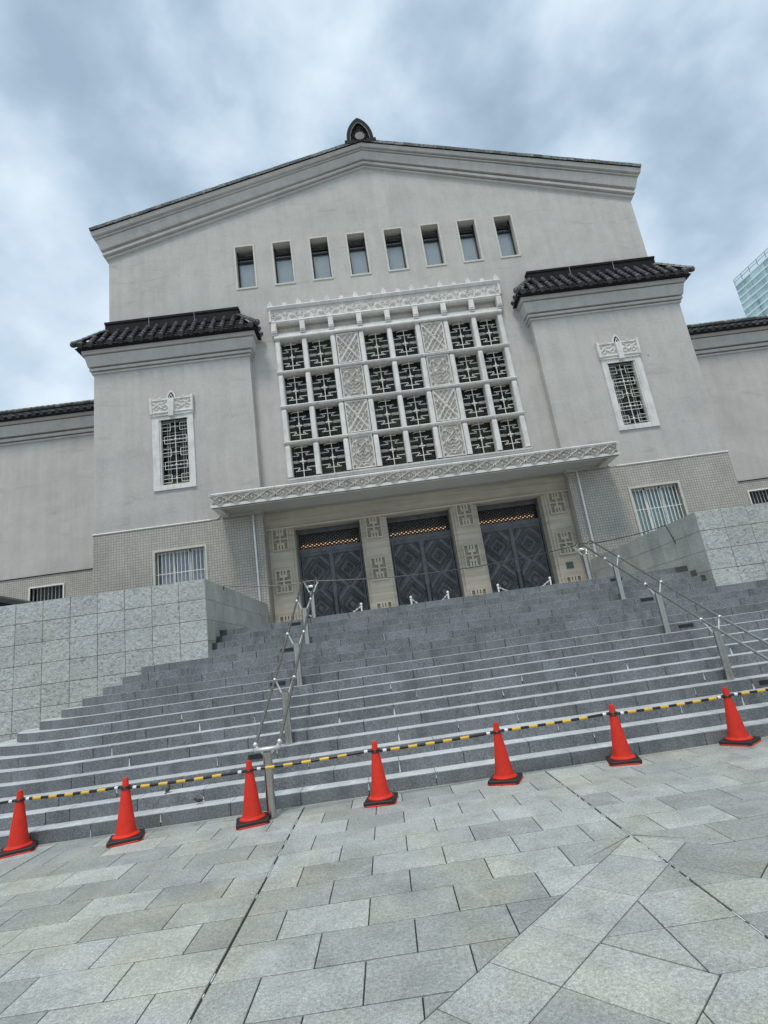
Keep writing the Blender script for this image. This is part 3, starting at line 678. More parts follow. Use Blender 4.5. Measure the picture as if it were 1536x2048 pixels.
    rb = MB().box(b0, b1, yr-0.05, YA+0.01, zr-0.02, 15.34).box(b0-(0.10 if sg < 0 else 0.0), b1+(0.10 if sg > 0 else 0.0), yr-0.11, YA+0.01, zr-0.06, zr+0.06).box(b0-0.02, b1+0.02, yr-0.08, YA+0.012, 15.33, 15.42).build('ridge_box', RIDGE, rf)
    for fx in (0.33, 0.67):
        xx = b0+(b1-b0)*fx; MB().box(xx-0.006, xx+0.006, yr-0.084, yr-0.049, zr+0.06, 15.42).build('seam', CHALK, rb)
    # tall lattice window
    cx = X(8.38); cz = 9.71
    o0, o1, i0, i1 = X(7.63), X(9.13), X(7.82), X(8.88)
    fm = MB(); lo, hi_ = sorted((o0, o1)); li, hi2 = sorted((i0, i1))
    fm.box(lo, li, YB-0.06, YB+0.1, 8.25, 11.15).box(hi2, hi_, YB-0.06, YB+0.1, 8.25, 11.15).box(li, hi2, YB-0.055, YB+0.1, 8.25, 8.40).box(li, hi2, YB-0.055, YB+0.1, 10.95, 11.15)
    fm.box(lo-0.03, hi_+0.03, YB-0.10, YB+0.02, 11.10, 11.17)
    win = fm.build('lattice_window', CREAM, mus)
    em = MB()
    for (p, q, s, t_) in ((li, li+0.05, 8.40, 10.95), (hi2-0.05, hi2, 8.40, 10.95), (li+0.05, hi2-0.05, 8.40, 8.44)): em.box(p, q, YB-0.02, YB+0.12, s, t_)
    em.build('inner_moulding', CREAM, win)
    B(li, hi2, YB+0.28, YB+0.3, 8.40, 10.96).build('pane', PANE, win)
    gm = MB(); gy = YB+0.10; mid = (li+hi2)/2; hwid = (hi2-li)/2-0.05
    gm.bar((mid, gy, 8.44), (mid, gy, 10.93), 0.032)
    for j in range(5):
        zc = 8.70+j*0.50
        if j % 2 == 0:
            for s in (-1, 1):
                e = mid+s*hwid; k_ = mid+s*0.17
                for dz in (-0.14, 0, 0.14): gm.bar((e, gy, zc+dz), (k_ if dz else mid, gy, zc+dz), 0.024)
                gm.bar((k_, gy, zc-0.14), (k_, gy, zc+0.14), 0.024)
        else:
            for dz in (-0.14, 0.14): gm.bar((mid-0.40, gy, zc+dz), (mid+0.40, gy, zc+dz), 0.024)
            gm.bar((mid-hwid, gy, zc), (mid+hwid, gy, zc), 0.026)
            for s in (-1, 1): gm.bar((mid+s*0.40, gy, zc-0.14), (mid+s*0.40, gy, zc+0.14), 0.024); gm.sphere((mid+s*0.15, gy, zc), 0.035, 8)
        gm.sphere((mid, gy, zc), 0.05, 8)
    gm.build('lattice', IRONWHITE, win)
    bm = MB()
    for s in (-0.32, -0.24, 0.24, 0.32): bm.bar((mid+s, YB+0.2, 8.42), (mid+s, YB+0.2, 10.95), 0.022)
    for j in range(9): bm.bar((li+0.02, YB+0.21, 8.55+j*0.28), (hi2-0.02, YB+0.21, 8.55+j*0.28), 0.016)
    bm.build('back_bars', GREYBAR, win)
    vine = []
    for s in (0.06,):
        vine += [([(0.1, -0.1), (0.22, 0.05), (0.36, -0.1), (0.52, 0.08), (0.66, -0.06)], 0.018, 1.0), (arc(0.24, -0.06, 0.075, 30, 330), 0.014, 0.9), (arc(0.42, 0.04, 0.085, 200, 520), 0.014, 0.9), (arc(0.57, -0.06, 0.07, 0, 300), 0.014, 0.9), ([(0.62, 0.1), (0.7, 0.14)], 0.02, 0.8), ([(0.3, 0.12), (0.22, 0.17)], 0.02, 0.8)]
    vine += [([(0.76, -0.27), (0.76, 0.33)], 0.03, 1.3), ([(0.0, 0.23), (0.76, 0.23)], 0.02, 1.0), ([(0.0, -0.27), (0.76, -0.27)], 0.03, 1.0)]
    cr = relief('crown', 1.60, 0.62, mirror(vine), CREAM_PANEL, step=0.025, depth=0.05)
    cw = inst('crown', cr, win, (cx, YB-0.085, 11.48))
    m = MB(); og = ogive(0.165, 0.42)
    m.prism_y([(cx+x, 11.68+z) for x, z in og], YB-0.11, YB-0.02); m.prism_y([(cx-0.085, 11.02), (cx+0.085, 11.02), (cx+0.12, 11.72), (cx-0.12, 11.72)], YB-0.20, YB-0.02)
    m.build('keystone', CREAM, cw)
    m = MB().prism_y([(cx+x*0.66, 11.72+z*0.66) for x, z in og], YB-0.118, YB-0.10); m.build('keystone_niche', BRONZE_DK, cw)
    m = MB().tube([(cx-0.07, YB-0.13, 11.74), (cx, YB-0.13, 11.9), (cx+0.07, YB-0.13, 11.74)], 0.018, 5).sphere((cx, YB-0.13, 11.86), 0.035, 8); m.build('leaf', CREAM, cw)
    for s in (-1, 1):
        m = MB().prism_y([(cx+s*0.78, 11.17), (cx+s*0.70, 11.17), (cx+s*0.72, 11.80), (cx+s*0.80, 11.84)], YB-0.15, YB-0.02); m.prism_y([(cx+s*0.36, 11.78), (cx+s*0.48, 11.78), (cx+s*0.42, 11.86)], YB-0.10, YB-0.04); m.build('crown_post', CREAM, cw)
    # ground floor window with bars
    a0, a1 = gh[0][0], gh[0][1]
    fm = MB()
    for (p, q, s, t_) in ((a0-0.07, a1+0.07, 6.05, 6.13), (a0-0.07, a0, 4.32, 6.05), (a1, a1+0.07, 4.32, 6.05), (a0-0.07, a1+0.07, 4.24, 4.32)): fm.box(p, q, YB-0.06, YB+0.05, s, t_)
    gw = fm.build('barred_window', FRAMESTONE, mus)
    m = MB(); ny = 60
    cvs = [(a0+(a1-a0)*i/ny, YB+0.30+0.02*math.sin(i*1.35)+0.008*math.sin(i*3.1), z) for z in (4.3, 6.06) for i in range(ny+1)]
    m.add(cvs, [(i, i+1, ny+2+i, ny+1+i) for i in range(ny)]); m.build('curtain', CURTAIN if sg > 0 else CURTAIN_W, gw, smooth=True)
    B(a0, a1, YB+0.22, YB+0.23, 4.32, 6.05).build('pane', GLASS, gw)
    m = MB()
    for fx in (0.333, 0.667): m.box(a0+(a1-a0)*fx-0.03, a0+(a1-a0)*fx+0.03, YB+0.17, YB+0.22, 4.32, 6.05)
    m.box(a0, a1, YB+0.17, YB+0.216, 5.99, 6.05); m.build('sash', WHITE, gw)
    m = MB()
    for j in range(13): m.bar((a0+(a1-a0)*(j+0.5)/13, YB+0.06, 4.34), (a0+(a1-a0)*(j+0.5)/13, YB+0.06, 6.04), 0.032)
    for zz in (4.5, 5.28): m.bar((a0, YB+0.062, zz), (a1, YB+0.062, zz), 0.028)
    m.build('window_bars', WHITE, gw)
    # rainwater pipe
    m = MB().tube([(X(5.72), YB-0.09, 6.92), (X(5.70), YB-0.09, 2.7)], 0.042, 10); m.box(X(5.71)-0.06, X(5.71)+0.06, YB-0.1, YB-0.03, 4.9, 4.94); m.build('rainwater_pipe', STEEL_CAST, mus, smooth=True)
    # wing set back behind the bay
    YW = 15.5; lo, hi_ = sorted((X(XT1-0.3), X(30)))
    wh = [(min(X(15.12), X(16.52)), max(X(15.12), X(16.52)), 5.0, 6.40)] if sg < 0 else [(15.14, 16.54, 5.0, 6.40)]
    wall_holes(lo, hi_, 6.92, 13.20, YW, 0.3, [], STUCCO, 'wing_wall', mus)
    wall_holes(lo, hi_, 0.5, 6.90, YW-0.02, 0.3, wh, MOSAIC, 'wing_tiled_base', mus)
    MB().box(lo, hi_, YW-0.06, YW+0.05, 6.895, 6.925).build('wing_string_course', RIDGE, mus)
    WPf = [(0, 13.20), (0.07, 13.205), (0.07, 13.29), (-0.1, 13.29), (-0.1, 13.345), (0.14, 13.345), (0.14, 13.48), (-0.1, 13.48), (-0.1, 13.56), (0.19, 13.56), (0.30, 14.03), (0.1, 14.03), (0.1, 14.08), (0.37, 14.085), (0.38, 14.22), (0, 14.24)]
    MB().sweep(WPf, lambda p, z: [(lo, YW-p, z), (hi_, YW-p, z)]).build('wing_cornice', STUCCO, mus)
    wr = MB().add([(lo, YW-0.60, 14.22), (hi_, YW-0.60, 14.22), (hi_, YW+2.2, 15.55), (lo, YW+2.2, 15.55), (hi_, YW+2.2, 14.2), (lo, YW+2.2, 14.2)], [(0, 1, 2, 3), (0, 5, 4, 1), (0, 3, 5), (1, 4, 2)]).build('wing_roof', RIDGE, mus)
    upw = Vector((0, 2.8, 1.33)).normalized(); nw = Vector((1, 0, 0)).cross(upw).normalized()
    t0, t1 = sorted((X(XT1-0.2), X(XT1+9.1)))
    tiled_slope(wr, (t0, YW-0.63, 14.27), (t1, YW-0.63, 14.27), upw, nw, 26, 3)
    wrb = MB().box(lo, hi_, YW+1.9, YW+2.3, 15.2, 15.98).build('wing_ridge', RIDGE, wr)
    cp = MB().prism_z([(-0.14, 0), (0.14, 0), (0.14, 0.4), (-0.14, 0.4)], 0, 0.13); 
    rc = MB().tube([(0, 0, 0), (0.30, 0, 0.006)], [0.10, 0.115], 8).mesh('ridge_cap', VERGE)
    xx = t0
    while xx < t1: inst('ridge_cap', rc, wr, (xx, YW+1.95, 16.02)); xx += 0.295
    c0, c1, d0, d1 = wh[0]
    fm = MB().box(c0-0.05, c1+0.05, YW-0.07, YW+0.1, d1, d1+0.05).box(c0-0.05, c0, YW-0.07, YW+0.1, d0, d1).box(c1, c1+0.05, YW-0.07, YW+0.1, d0, d1).box(c0-0.05, c1+0.05, YW-0.07, YW+0.1, d0-0.05, d0)
    ww = fm.build('wing_window', WHITE, mus)
    B(c0, c1, YW+0.2, YW+0.22, d0, d1).build('pane', PANE, ww)
    m = MB()
    for j in range(9): m.bar((c0+(c1-c0)*(j+0.5)/9, YW+0.08, d0), (c0+(c1-c0)*(j+0.5)/9, YW+0.08, d1), 0.03)
    m.build('window_bars', GREYBAR, ww)

# ---- central gridded window
cw_ = thing('grand_window', (0, YA, 8.0), parent=mus)
ROWZ = [13.90, 12.44, 11.01, 9.56, 8.16]; BAY = 8.86/8
for i, z in enumerate(ROWZ):
    if i == 0: m = MB().sweep([(0.0, 13.84), (0.10, 13.85), (0.13, 13.88), (0.13, 13.92), (0.10, 13.96), (0.10, 14.0), (0, 14.0)], lambda p, zz: [(-4.46, YA-0.05-p, zz), (4.46, YA-0.05-p, zz)]).box(-4.44, 4.44, YA-0.049, YA+0.3, 13.845, 13.99)
    elif i == 4: m = MB().sweep([(0, 8.0), (0.10, 8.0), (0.10, 8.06), (0.14, 8.08), (0.15, 8.13), (0.06, 8.17), (0, 8.18)], lambda p, zz: [(-4.46, YA-0.05-p, zz), (4.46, YA-0.05-p, zz)]).box(-4.44, 4.44, YA-0.049, YA+0.3, 8.01, 8.17)
    else: m = MB().sweep([(0, z-0.06), (0.06, z-0.06), (0.10, z-0.035), (0.115, z), (0.10, z+0.03), (0.02, z+0.055), (0, z+0.055)], lambda p, zz: [(-4.48, YA-0.05-p, zz), (4.48, YA-0.05-p, zz)]).box(-4.44, 4.44, YA-0.049, YA+0.3, z-0.055, z+0.05)
    m.build('transom', CREAM, cw_)
def mull_mesh(h):
    pr = [(-0.10, 0.30), (-0.10, -0.04), (-0.085, -0.08), (-0.06, -0.095), (0.06, -0.095), (0.085, -0.08), (0.10, -0.04), (0.10, 0.30)]
    vs = []; Z = [0.0, 0.04, h-0.13, h-0.05, h]
    for zi, z in enumerate(Z):
        kx, ky = (1.0, 1.0) if zi < 3 else ((0.93, 0.7) if zi == 3 else (0.8, 0.25))
        vs += [(x*kx, (y*ky if y < 0 else y), z) for x, y in pr]
    n = len(pr); fs = [(k*n+j, k*n+j+1, (k+1)*n+j+1, (k+1)*n+j) for k in range(len(Z)-1) for j in range(n-1)]+[tuple((len(Z)-1)*n+j for j in range(n))]
    return MB().add(vs, fs).mesh('mullion', CREAM)
# carved panels
PW2, PH2 = BAY-0.24, 1.28
lat = []
for k in (-2, -1, 1, 2):
    d = k*0.30
    for s in (1, -1):
        pts = []
        for tt in (-1.5, 1.5): pts.append((tt*0.43, s*(tt*0.64)+d))
        lat.append((pts, 0.024, 0.75))
lat += [([(-0.43, -0.64), (0.43, 0.64)], 0.040, 1.0), ([(-0.43, 0.64), (0.43, -0.64)], 0.040, 1.0), ([(-0.07, 0), (0, 0.1), (0.07, 0), (0, -0.1), (-0.07, 0)], 0.02, 1.2)]
frame_ = [([(-PW2/2, -PH2/2), (PW2/2, -PH2/2), (PW2/2, PH2/2), (-PW2/2, PH2/2), (-PW2/2, -PH2/2)], 0.05, 0.9)]
corners = [([(sx*0.34-0.05, sz*0.54-0.05), (sx*0.34+0.05, sz*0.54-0.05), (sx*0.34+0.05, sz*0.54+0.05), (sx*0.34-0.05, sz*0.54+0.05), (sx*0.34-0.05, sz*0.54-0.05)], 0.014, 1.1) for sx in (-1, 1) for sz in (-1, 1)]
hooks = [([(sx*0.36, 0.16), (sx*0.26, 0.10), (sx*0.34, 0.0), (sx*0.26, -0.08)], 0.018, 1.1) for sx in (-1, 1)]
panA = relief('carved_panel', PW2, PH2, lat+frame_+corners+hooks, CREAM_PANEL, step=0.022, depth=0.10, soft=0.010)
orn = [(p_, w_*1.25, h_) for p_, w_, h_ in [(spiral(0.22, 0.30, 0.13, 0.03, 100, -260), 0.018, 1.0), ([(0, 0.22), (0.12, 0.36), (0.30, 0.44)], 0.02, 1.0), ([(0.0, 0.10), (0.16, -0.04), (0.08, -0.12), (0.0, -0.05)], 0.02, 1.1), ([(0.0, 0.22), (0.20, 0.02), (0.26, -0.12), (0.10, -0.26), (0, -0.18)], 0.018, 0.9),
       (arc(0.13, -0.02, 0.055, 0, 360), 0.014, 1.1), ([(0.32, 0.12), (0.26, 0.0), (0.34, -0.12)], 0.018, 0.9), ([(0.30, -0.26), (0.12, -0.42), (0, -0.38)], 0.022, 1.0), ([(0.16, -0.5), (0.06, -0.46), (0, -0.52)], 0.02, 1.0), ([(0.0, -0.30), (0.10, -0.36)], 0.016, 0.8), ([(0.0, 0.50), (0.24, 0.50)], 0.016, 0.8), ([(0.0, 0.42), (0.2, 0.46)], 0.014, 0.7), ([(0.34, 0.3), (0.34, 0.2)], 0.02, 0.8)]]
panB = relief('carved_panel', PW2, PH2, mirror(orn)+frame_+corners, CREAM_PANEL, step=0.022, depth=0.10, soft=0.010)
# window grille
gm = MB(); hh = 1.30; hw_ = BAY/2-0.115
def bb(x0, z0, x1, z1, w=0.026): gm.bar((x0, 0, z0), (x1, 0, z1), w)
bb(0, -hh/2, 0, hh/2, 0.034)
for s in (-1, 1):
    for q in (-1, 1):
        bb(0, q*0.36, s*0.29, q*0.36); bb(s*0.20, q*0.36, s*0.20, q*0.30, 0.024); bb(s*0.20, q*0.30, s*0.13, q*0.30, 0.024); bb(s*0.13, q*0.30, s*0.15, q*0.23, 0.024); bb(s*0.13, q*0.235, s*hw_, q*0.235)
    bb(s*0.17, 0.04, s*hw_, 0.04, 0.014); bb(s*0.17, -0.045, s*hw_, -0.045, 0.014); bb(0, 0, s*hw_, 0.0, 0.022)
    gm.sphere((s*0.075, 0, 0), 0.038, 8); gm.sphere((0, 0, s*0.085), 0.038, 8)
gm.sphere((0, 0, 0), 0.055, 8); bb(-0.2, 0.56, 0.2, 0.56, 0.022); bb(-0.2, 0.56, -0.28, 0.52, 0.02)
gmesh = gm.mesh('grille', IRONWHITE)
bkm = MB()
for s in (-0.26, 0.26): bkm.bar((s, 0, -hh/2), (s, 0, hh/2), 0.03)
for q in (-0.42, -0.14, 0.14, 0.42): bkm.bar((-hw_, 0, q), (hw_, 0, q), 0.02)
bkmesh = bkm.mesh('leading', BRONZE_DK)
pn = B(-hw_-0.02, hw_+0.02, 0, 0.02, -hh/2-0.05, hh/2+0.05).mesh('pane', PANE)
for ri in range(4):
    zt, zb = ROWZ[ri], ROWZ[ri+1]; z0, z1 = zb+0.05, zt-0.055
    mm = mull_mesh(z1-z0)
    for c in range(9): inst('mullion', mm, cw_, (-4.43+BAY*c+(0.07 if c == 0 else -0.07 if c == 8 else 0), YA-0.02, z0))
    for c in range(8):
        cx = -4.43+BAY*(c+0.5); zc = (z0+z1)/2
        if c in (2, 5):
            inst('carved_panel', panA if ri % 2 == 0 else panB, cw_, (cx, YA+0.0, zc))
        else:
            p = inst('pane', pn, cw_, (cx, YA+0.30, zc)); inst('leading', bkmesh, p, (cx, YA+0.27, zc)); inst('grille', gmesh, p, (cx, YA+0.14, zc))
# entablature: brackets, troughs, frieze, cresting
tr = MB().sweep([(-0.22, 0.52), (-0.22, 0.34), (-0.10, 0.22), (-0.05, 0.20), (-0.05, 0.14), (0.0, 0.12), (0.0, 0.0)][::-1], lambda p, z: [(-BAY/2+0.10, -p, z), (BAY/2-0.10, -p, z)]).mesh('trough_panel', CREAM_PANEL)
bk = MB().box(-0.10, 0.10, -0.16, 0.05, 0.10, 0.52).box(-0.085, 0.085, -0.18, -0.15, 0.16, 0.48).box(-0.10, 0.10, -0.12, 0.05, 0.02, 0.085).mesh('bracket', CREAM)
for c in range(9): inst('bracket', bk, cw_, (-4.43+BAY*c, YA-0.05, 14.0))
for c in range(8): inst('trough_panel', tr, cw_, (-4.43+BAY*(c+0.5), YA-0.05, 14.0))
MB().sweep([(0, 14.50), (0.17, 14.50), (0.20, 14.53), (0.22, 14.57), (0.19, 14.60), (0.17, 14.64), (0, 14.64)], lambda p, z: [(-4.52, YA-p, z), (4.52, YA-p, z)]).build('frieze_ledge', CREAM, cw_, smooth=True)
MB().sweep([(0, 15.13), (0.20, 15.13), (0.24, 15.17), (0.27, 15.22), (0.25, 15.26), (0, 15.28)], lambda p, z: [(-4.62, YA-p, z), (4.62, YA-p, z)]).build('frieze_top', CREAM, cw_, smooth=True)
fu = 9.0/8
fst = [(spiral(0.26, -0.03, 0.15, 0.03, 60, -280), 0.017, 1.0), ([(0.42, -0.2), (0.35, -0.02), (0.47, 0.15)], 0.018, 0.9), ([(0.0, -0.22), (0.0, 0.22)], 0.02, 0.8), ([(0.0, 0.02), (0.13, 0.18), (0.22, 0.16)], 0.018, 0.9), ([(0.0, -0.06), (0.10, 0.06)], 0.018, 0.9), (spiral(0.47, -0.05, 0.12, 0.02, 200, -120), 0.016, 0.9), ([(0.24, 0.17), (0.34, 0.2)], 0.02, 0.7), (arc(0.26, -0.03, 0.03, 0, 360), 0.014, 1.1)]
fmesh = relief('frieze_panel', fu, 0.50, mirror(fst), CREAM_PANEL, step=0.026, depth=0.05)
for c in range(8): inst('frieze_panel', fmesh, cw_, (-4.5+fu*(c+0.5), YA-0.15, 14.885))
MB().box(-4.50, 4.50, YA-0.088, YA+0.02, 14.64, 15.13).box(-4.58, -4.50, YA-0.20, YA+0.02, 14.62, 15.14).box(4.50, 4.58, YA-0.20, YA+0.02, 14.62, 15.14).build('frieze_back', CREAM, cw_)
crm = MB().prism_y([(-0.10, 0), (0.10, 0), (0.12, 0.16), (0.06, 0.24), (0, 0.36), (-0.06, 0.24), (-0.12, 0.16)], -0.05, 0.05).tube([(0, -0.06, 0.02), (0, -0.07, 0.3)], 0.02, 5).mesh('crest_leaf', CREAM)
crs = MB().prism_y([(-0.09, 0), (0.09, 0), (0.10, 0.14), (0.05, 0.21), (0, 0.18), (-0.05, 0.21), (-0.10, 0.14)], -0.05, 0.05).mesh('crest_leaf', CREAM)
for c in range(17): inst('crest_leaf', crm if c % 2 == 0 else crs, cw_, (-4.5+9.0/16*c, YA-0.15, 15.27)).scale = (0.85, 0.6, 0.85)
MB().box(-4.5, 4.5, YA-0.14, YA, 15.28, 15.33).build('crest_plinth', CREAM, cw_)

# ---- entrance: lintel, piers, doors
MB().box(-XT2-0.05, XT2+0.05, YA-0.04, YA+0.7, 6.40, 6.99).sweep([(0, 6.36), (0.07, 6.37), (0.09, 6.41), (0.04, 6.44), (0, 6.44)], lambda p, z: [(-XT2+0.03, YA-0.04-p, z), (XT2-0.03, YA-0.04-p, z)]).build('entrance_lintel', TRAV, mus)
bits = ["###..#..#..###"]*3+["###........###"]*2+["######..######"]*2+[".............."]+["######..######"]*2+["###........###"]*2+["###..#..#..###"]*3
def bitmap(name, rows_, w, h, margin, dep, mat):
    nr, nc = len(rows_), len(rows_[0]); m = MB(); cw2, ch2 = (w-2*margin)/nc, (h-2*margin)/nr
    H = [[0]*(nc+2) for _ in range(nr+2)]
    for i in range(nr):
        for j in range(nc): H[i+1][j+1] = 1 if rows_[i][j] == '#' else 0
    xs = [-w/2]+[-w/2+margin+cw2*j for j in range(nc+1)]+[w/2]; zs = [h/2]+[h/2-margin-ch2*i for i in range(nr+1)]+[-h/2]
    for i in range(nr+2):
        for j in range(nc+2):
            y = H[i][j]*dep; m.add([(xs[j], y, zs[i+1]), (xs[j+1], y, zs[i+1]), (xs[j+1], y, zs[i]), (xs[j], y, zs[i])], [(0, 1, 2, 3)], H[i][j])
            if j+1 < nc+2 and H[i][j] != H[i][j+1]: m.add([(xs[j+1], 0, zs[i+1]), (xs[j+1], dep, zs[i+1]), (xs[j+1], dep, zs[i]), (xs[j+1], 0, zs[i])], [(0, 1, 2, 3)])
            if i+1 < nr+2 and H[i][j] != H[i+1][j]: m.add([(xs[j], 0, zs[i+1]), (xs[j+1], 0, zs[i+1]), (xs[j+1], dep, zs[i+1]), (xs[j], dep, zs[i+1])], [(0, 1, 2, 3)])
    for a0 in ((-w/2-0.001, -w/2, -h/2, h/2), (w/2, w/2+0.001, -h/2, h/2)): m.box(a0[0], a0[1], 0, 0.1, a0[2], a0[3])
    m.box(-w/2, w/2, 0.002, 0.1, h/2, h/2+0.001); m.box(-w/2, w/2, 0.002, 0.1, -h/2-0.001, -h/2)
    return m.mesh(name, mat)
# emblem grooves: travertine darkened in colour to add groove shade; also pier joints
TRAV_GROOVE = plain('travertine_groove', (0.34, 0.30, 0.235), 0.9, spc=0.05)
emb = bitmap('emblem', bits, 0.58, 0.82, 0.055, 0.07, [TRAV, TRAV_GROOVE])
for xa, xb in ((-5.42, -4.44), (-2.10, -1.15), (1.15, 2.10), (4.44, 5.42)):
    pc = (xa+xb)/2 if abs(xa) < 3 and abs(xb) < 3 else math.copysign(4.92, xa)
    m = MB().box(xa+0.09, xb-0.09, YA-0.02, YA+0.7, ZL, 6.398).box(xa, xa+0.09, YA+0.04, YA+0.7, ZL, 6.398).box(xb-0.09, xb, YA+0.04, YA+0.7, ZL, 6.398)
    pr = m.build('door_pier', TRAV, mus)
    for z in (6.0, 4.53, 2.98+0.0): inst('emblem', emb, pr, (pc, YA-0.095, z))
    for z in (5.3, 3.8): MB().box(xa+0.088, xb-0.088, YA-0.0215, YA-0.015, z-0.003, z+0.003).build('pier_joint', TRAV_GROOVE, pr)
lw, lh = 1.04, 2.76
ds = []
for cz in (-lh/4*2.0+0.62, -lh/4*2+0.62+1.28, 1.0):
    pass
for cz in (0.74, -0.55, -1.84):
    for k, rr in enumerate((0.16, 0.30, 0.40, 0.52)): 
        kz = rr*1.15; ds.append(([(-rr, cz), (0, cz+kz), (rr, cz), (0, cz-kz), (-rr, cz)], 0.014 if k % 2 else 0.022, 1.0 if k % 2 == 0 else 0.6))
for cz in (1.38, 0.095, -1.195):
    for sx in (-1, 1):
        for k, rr in enumerate((0.14, 0.26, 0.36)): kz = rr*1.15; ds.append(([(sx*0.54, cz+kz), (sx*(0.54-rr), cz), (sx*0.54, cz-kz)], 0.014 if k % 2 else 0.02, 0.9 if k % 2 else 0.6))
ds += [([(-0.08, 0.74), (0.08, 0.74)], 0.01, 1.2), ([(0, 0.64), (0, 0.84)], 0.01, 1.2)]
ds += [([(-lw/2, -lh/2), (lw/2, -lh/2), (lw/2, lh/2), (-lw/2, lh/2), (-lw/2, -lh/2)], 0.055, 1.1)]
leaf = relief('door_leaf', lw, lh, ds, BRONZE, step=0.021, depth=0.05, soft=0.010)
YD = YA+0.62
for cx in (-3.27, 0.0, 3.27):
    dr = MB().box(cx-1.17, cx-1.10, YD-0.12, YD+0.1, ZL, 6.40).box(cx+1.10, cx+1.17, YD-0.12, YD+0.1, ZL, 6.40).box(cx-1.10, cx+1.10, YD-0.10, YD+0.1, 5.50, 5.66).box(cx-1.10, cx+1.10, YD-0.07, YD+0.1, 5.44, 5.50).box(cx-1.10, cx+1.10, YD-0.05, YD+0.1, 6.22, 6.40).build('door', BRONZE, mus)
    for s in (-1, 1):
        lf = inst('door_leaf', leaf, dr, (cx+s*0.555, YD, ZL+lh/2-0.02))
        m = MB().tube([(cx+s*0.085, YD-0.05, 3.84), (cx+s*0.085, YD-0.13, 3.80), (cx+s*0.085, YD-0.13, 3.30), (cx+s*0.085, YD-0.05, 3.26)], 0.02, 6); m.build('handle', BRONZE_DK, lf)
    MB().box(cx-0.055, cx+0.055, YD-0.075, YD, ZL, 5.44).build('meeting_stile', BRONZE, dr)
    m = MB(); dxx, dzz = 0.16, 0.10
    for i in range(-26, 27):      # diamond transom grille
        for s in (1, -1):
            x0, z0 = cx+i*dxx, 5.66; x1, z1 = x0+s*(0.56/dzz*dxx), 6.22
            pts = []
            t0_, t1_ = 0.0, 1.0
            for lim, sgn in ((cx-1.10, 1), (cx+1.10, -1)):
                f0, f1 = sgn*(x0-lim), sgn*(x1-lim)
                if f0 < 0 and f1 < 0: t0_, t1_ = 1, 0; break
                if f0 < 0: t0_ = max(t0_, f0/(f0-f1))
                elif f1 < 0: t1_ = min(t1_, f0/(f0-f1))
            if t1_-t0_ > 0.02: m.bar((x0+(x1-x0)*t0_, YD, z0+(z1-z0)*t0_), (x0+(x1-x0)*t1_, YD, z0+(z1-z0)*t1_), 0.046)
    tg = m.build('transom_grille', BRONZE_DK, dr)
    MB().box(cx-1.06, cx+1.0, YD+0.16, YD+0.19, 5.78, 5.865).build('transom_lamp', LAMP, dr)
    MB().box(cx-1.10, cx+1.10, YD+0.22, YD+0.24, 5.66, 6.3).build('transom_backing', TRBACKING, dr)  # added pale backing, imitates the dim light showing through the grille
MB().box(4.78, 5.02, YA-0.045, YA-0.019, 3.64, 3.86).build('plaque', PLAQUE, mus)
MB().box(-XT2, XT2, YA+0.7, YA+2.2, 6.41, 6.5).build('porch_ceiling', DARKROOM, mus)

# ---- canopy over the doors
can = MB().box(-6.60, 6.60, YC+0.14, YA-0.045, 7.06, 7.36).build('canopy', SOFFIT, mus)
bd = MB().box(-6.80, 6.80, YC+0.02, YC+0.22, 6.965, 7.055).box(-6.78, -6.56, YC+0.22, YB, 6.967, 7.055).box(6.56, 6.78, YC+0.22, YB, 6.967, 7.055).build('soffit_border', CREAM, can)
MB().box(-6.56, 6.56, YC+0.22, YC+0.26, 7.0, 7.059).box(-6.56, -6.50, YC+0.26, YB, 7.0, 7.059).box(6.50, 6.56, YC+0.26, YB, 7.0, 7.059).build('soffit_moulding', TRAV, can)
MB().box(-6.5, 6.5, YC+0.3, YB-0.05, 7.36, 7.41).build('canopy_top', SOFFIT, can)
NPC = 26; pw = 13.5/NPC
cs = []
h2_ = 0.155
cs += [([(pw/2*1.0, 0), (0.20, 0.045), (0.14, 0.06), (0.10, 0.09), (0.05, 0.135), (0, 0.15)], 0.011, 1.0), ([(pw/2*1.0, 0), (0.20, -0.045), (0.14, -0.06), (0.10, -0.09), (0.05, -0.135), (0, -0.15)], 0.011, 1.0),
       ([(0.11, 0), (0.07, 0.035), (0, 0.085)], 0.009, 0.7), ([(0.11, 0), (0.07, -0.035), (0, -0.085)], 0.009, 0.7), ([(0, 0), (0.005, 0)], 0.022, 1.2), ([(pw/2, 0.13), (0.19, 0.14), (0.12, 0.13)], 0.010, 0.6), ([(pw/2, -0.13), (0.19, -0.14), (0.12, -0.13)], 0.010, 0.6), ([(pw/2, 0.0), (0.22, 0.0)], 0.016, 0.9)]
cm = relief('canopy_tile', pw-0.016, 0.33, mirror([(p_, w_*1.6, h_) for p_, w_, h_ in cs]), CREAM_PANEL, step=0.0165, depth=0.10, soft=0.008)
lipm = MB().sweep([(0.0, 0.165), (0.05, 0.165), (0.085, 0.185), (0.10, 0.22), (0.085, 0.255), (0.04, 0.27), (-0.08, 0.27)], lambda p, z: [(-pw/2+0.004, -p, z), (pw/2-0.004, -p, z)]).mesh('top_lip', CREAM)
lipb = MB().sweep([(-0.05, -0.22), (0.035, -0.22), (0.045, -0.20), (0.045, -0.18), (0.0, -0.165)], lambda p, z: [(-pw/2+0.004, -p, z), (pw/2-0.004, -p, z)]).mesh('bottom_lip', CREAM)
for i in range(NPC):
    x = -6.75+pw*(i+0.5); ct = inst('canopy_tile', cm, can, (x, YC+0.085, 7.185)); inst('top_lip', lipm, ct, (x, YC+0.085, 7.185)); inst('bottom_lip', lipb, ct, (x, YC+0.085, 7.185))
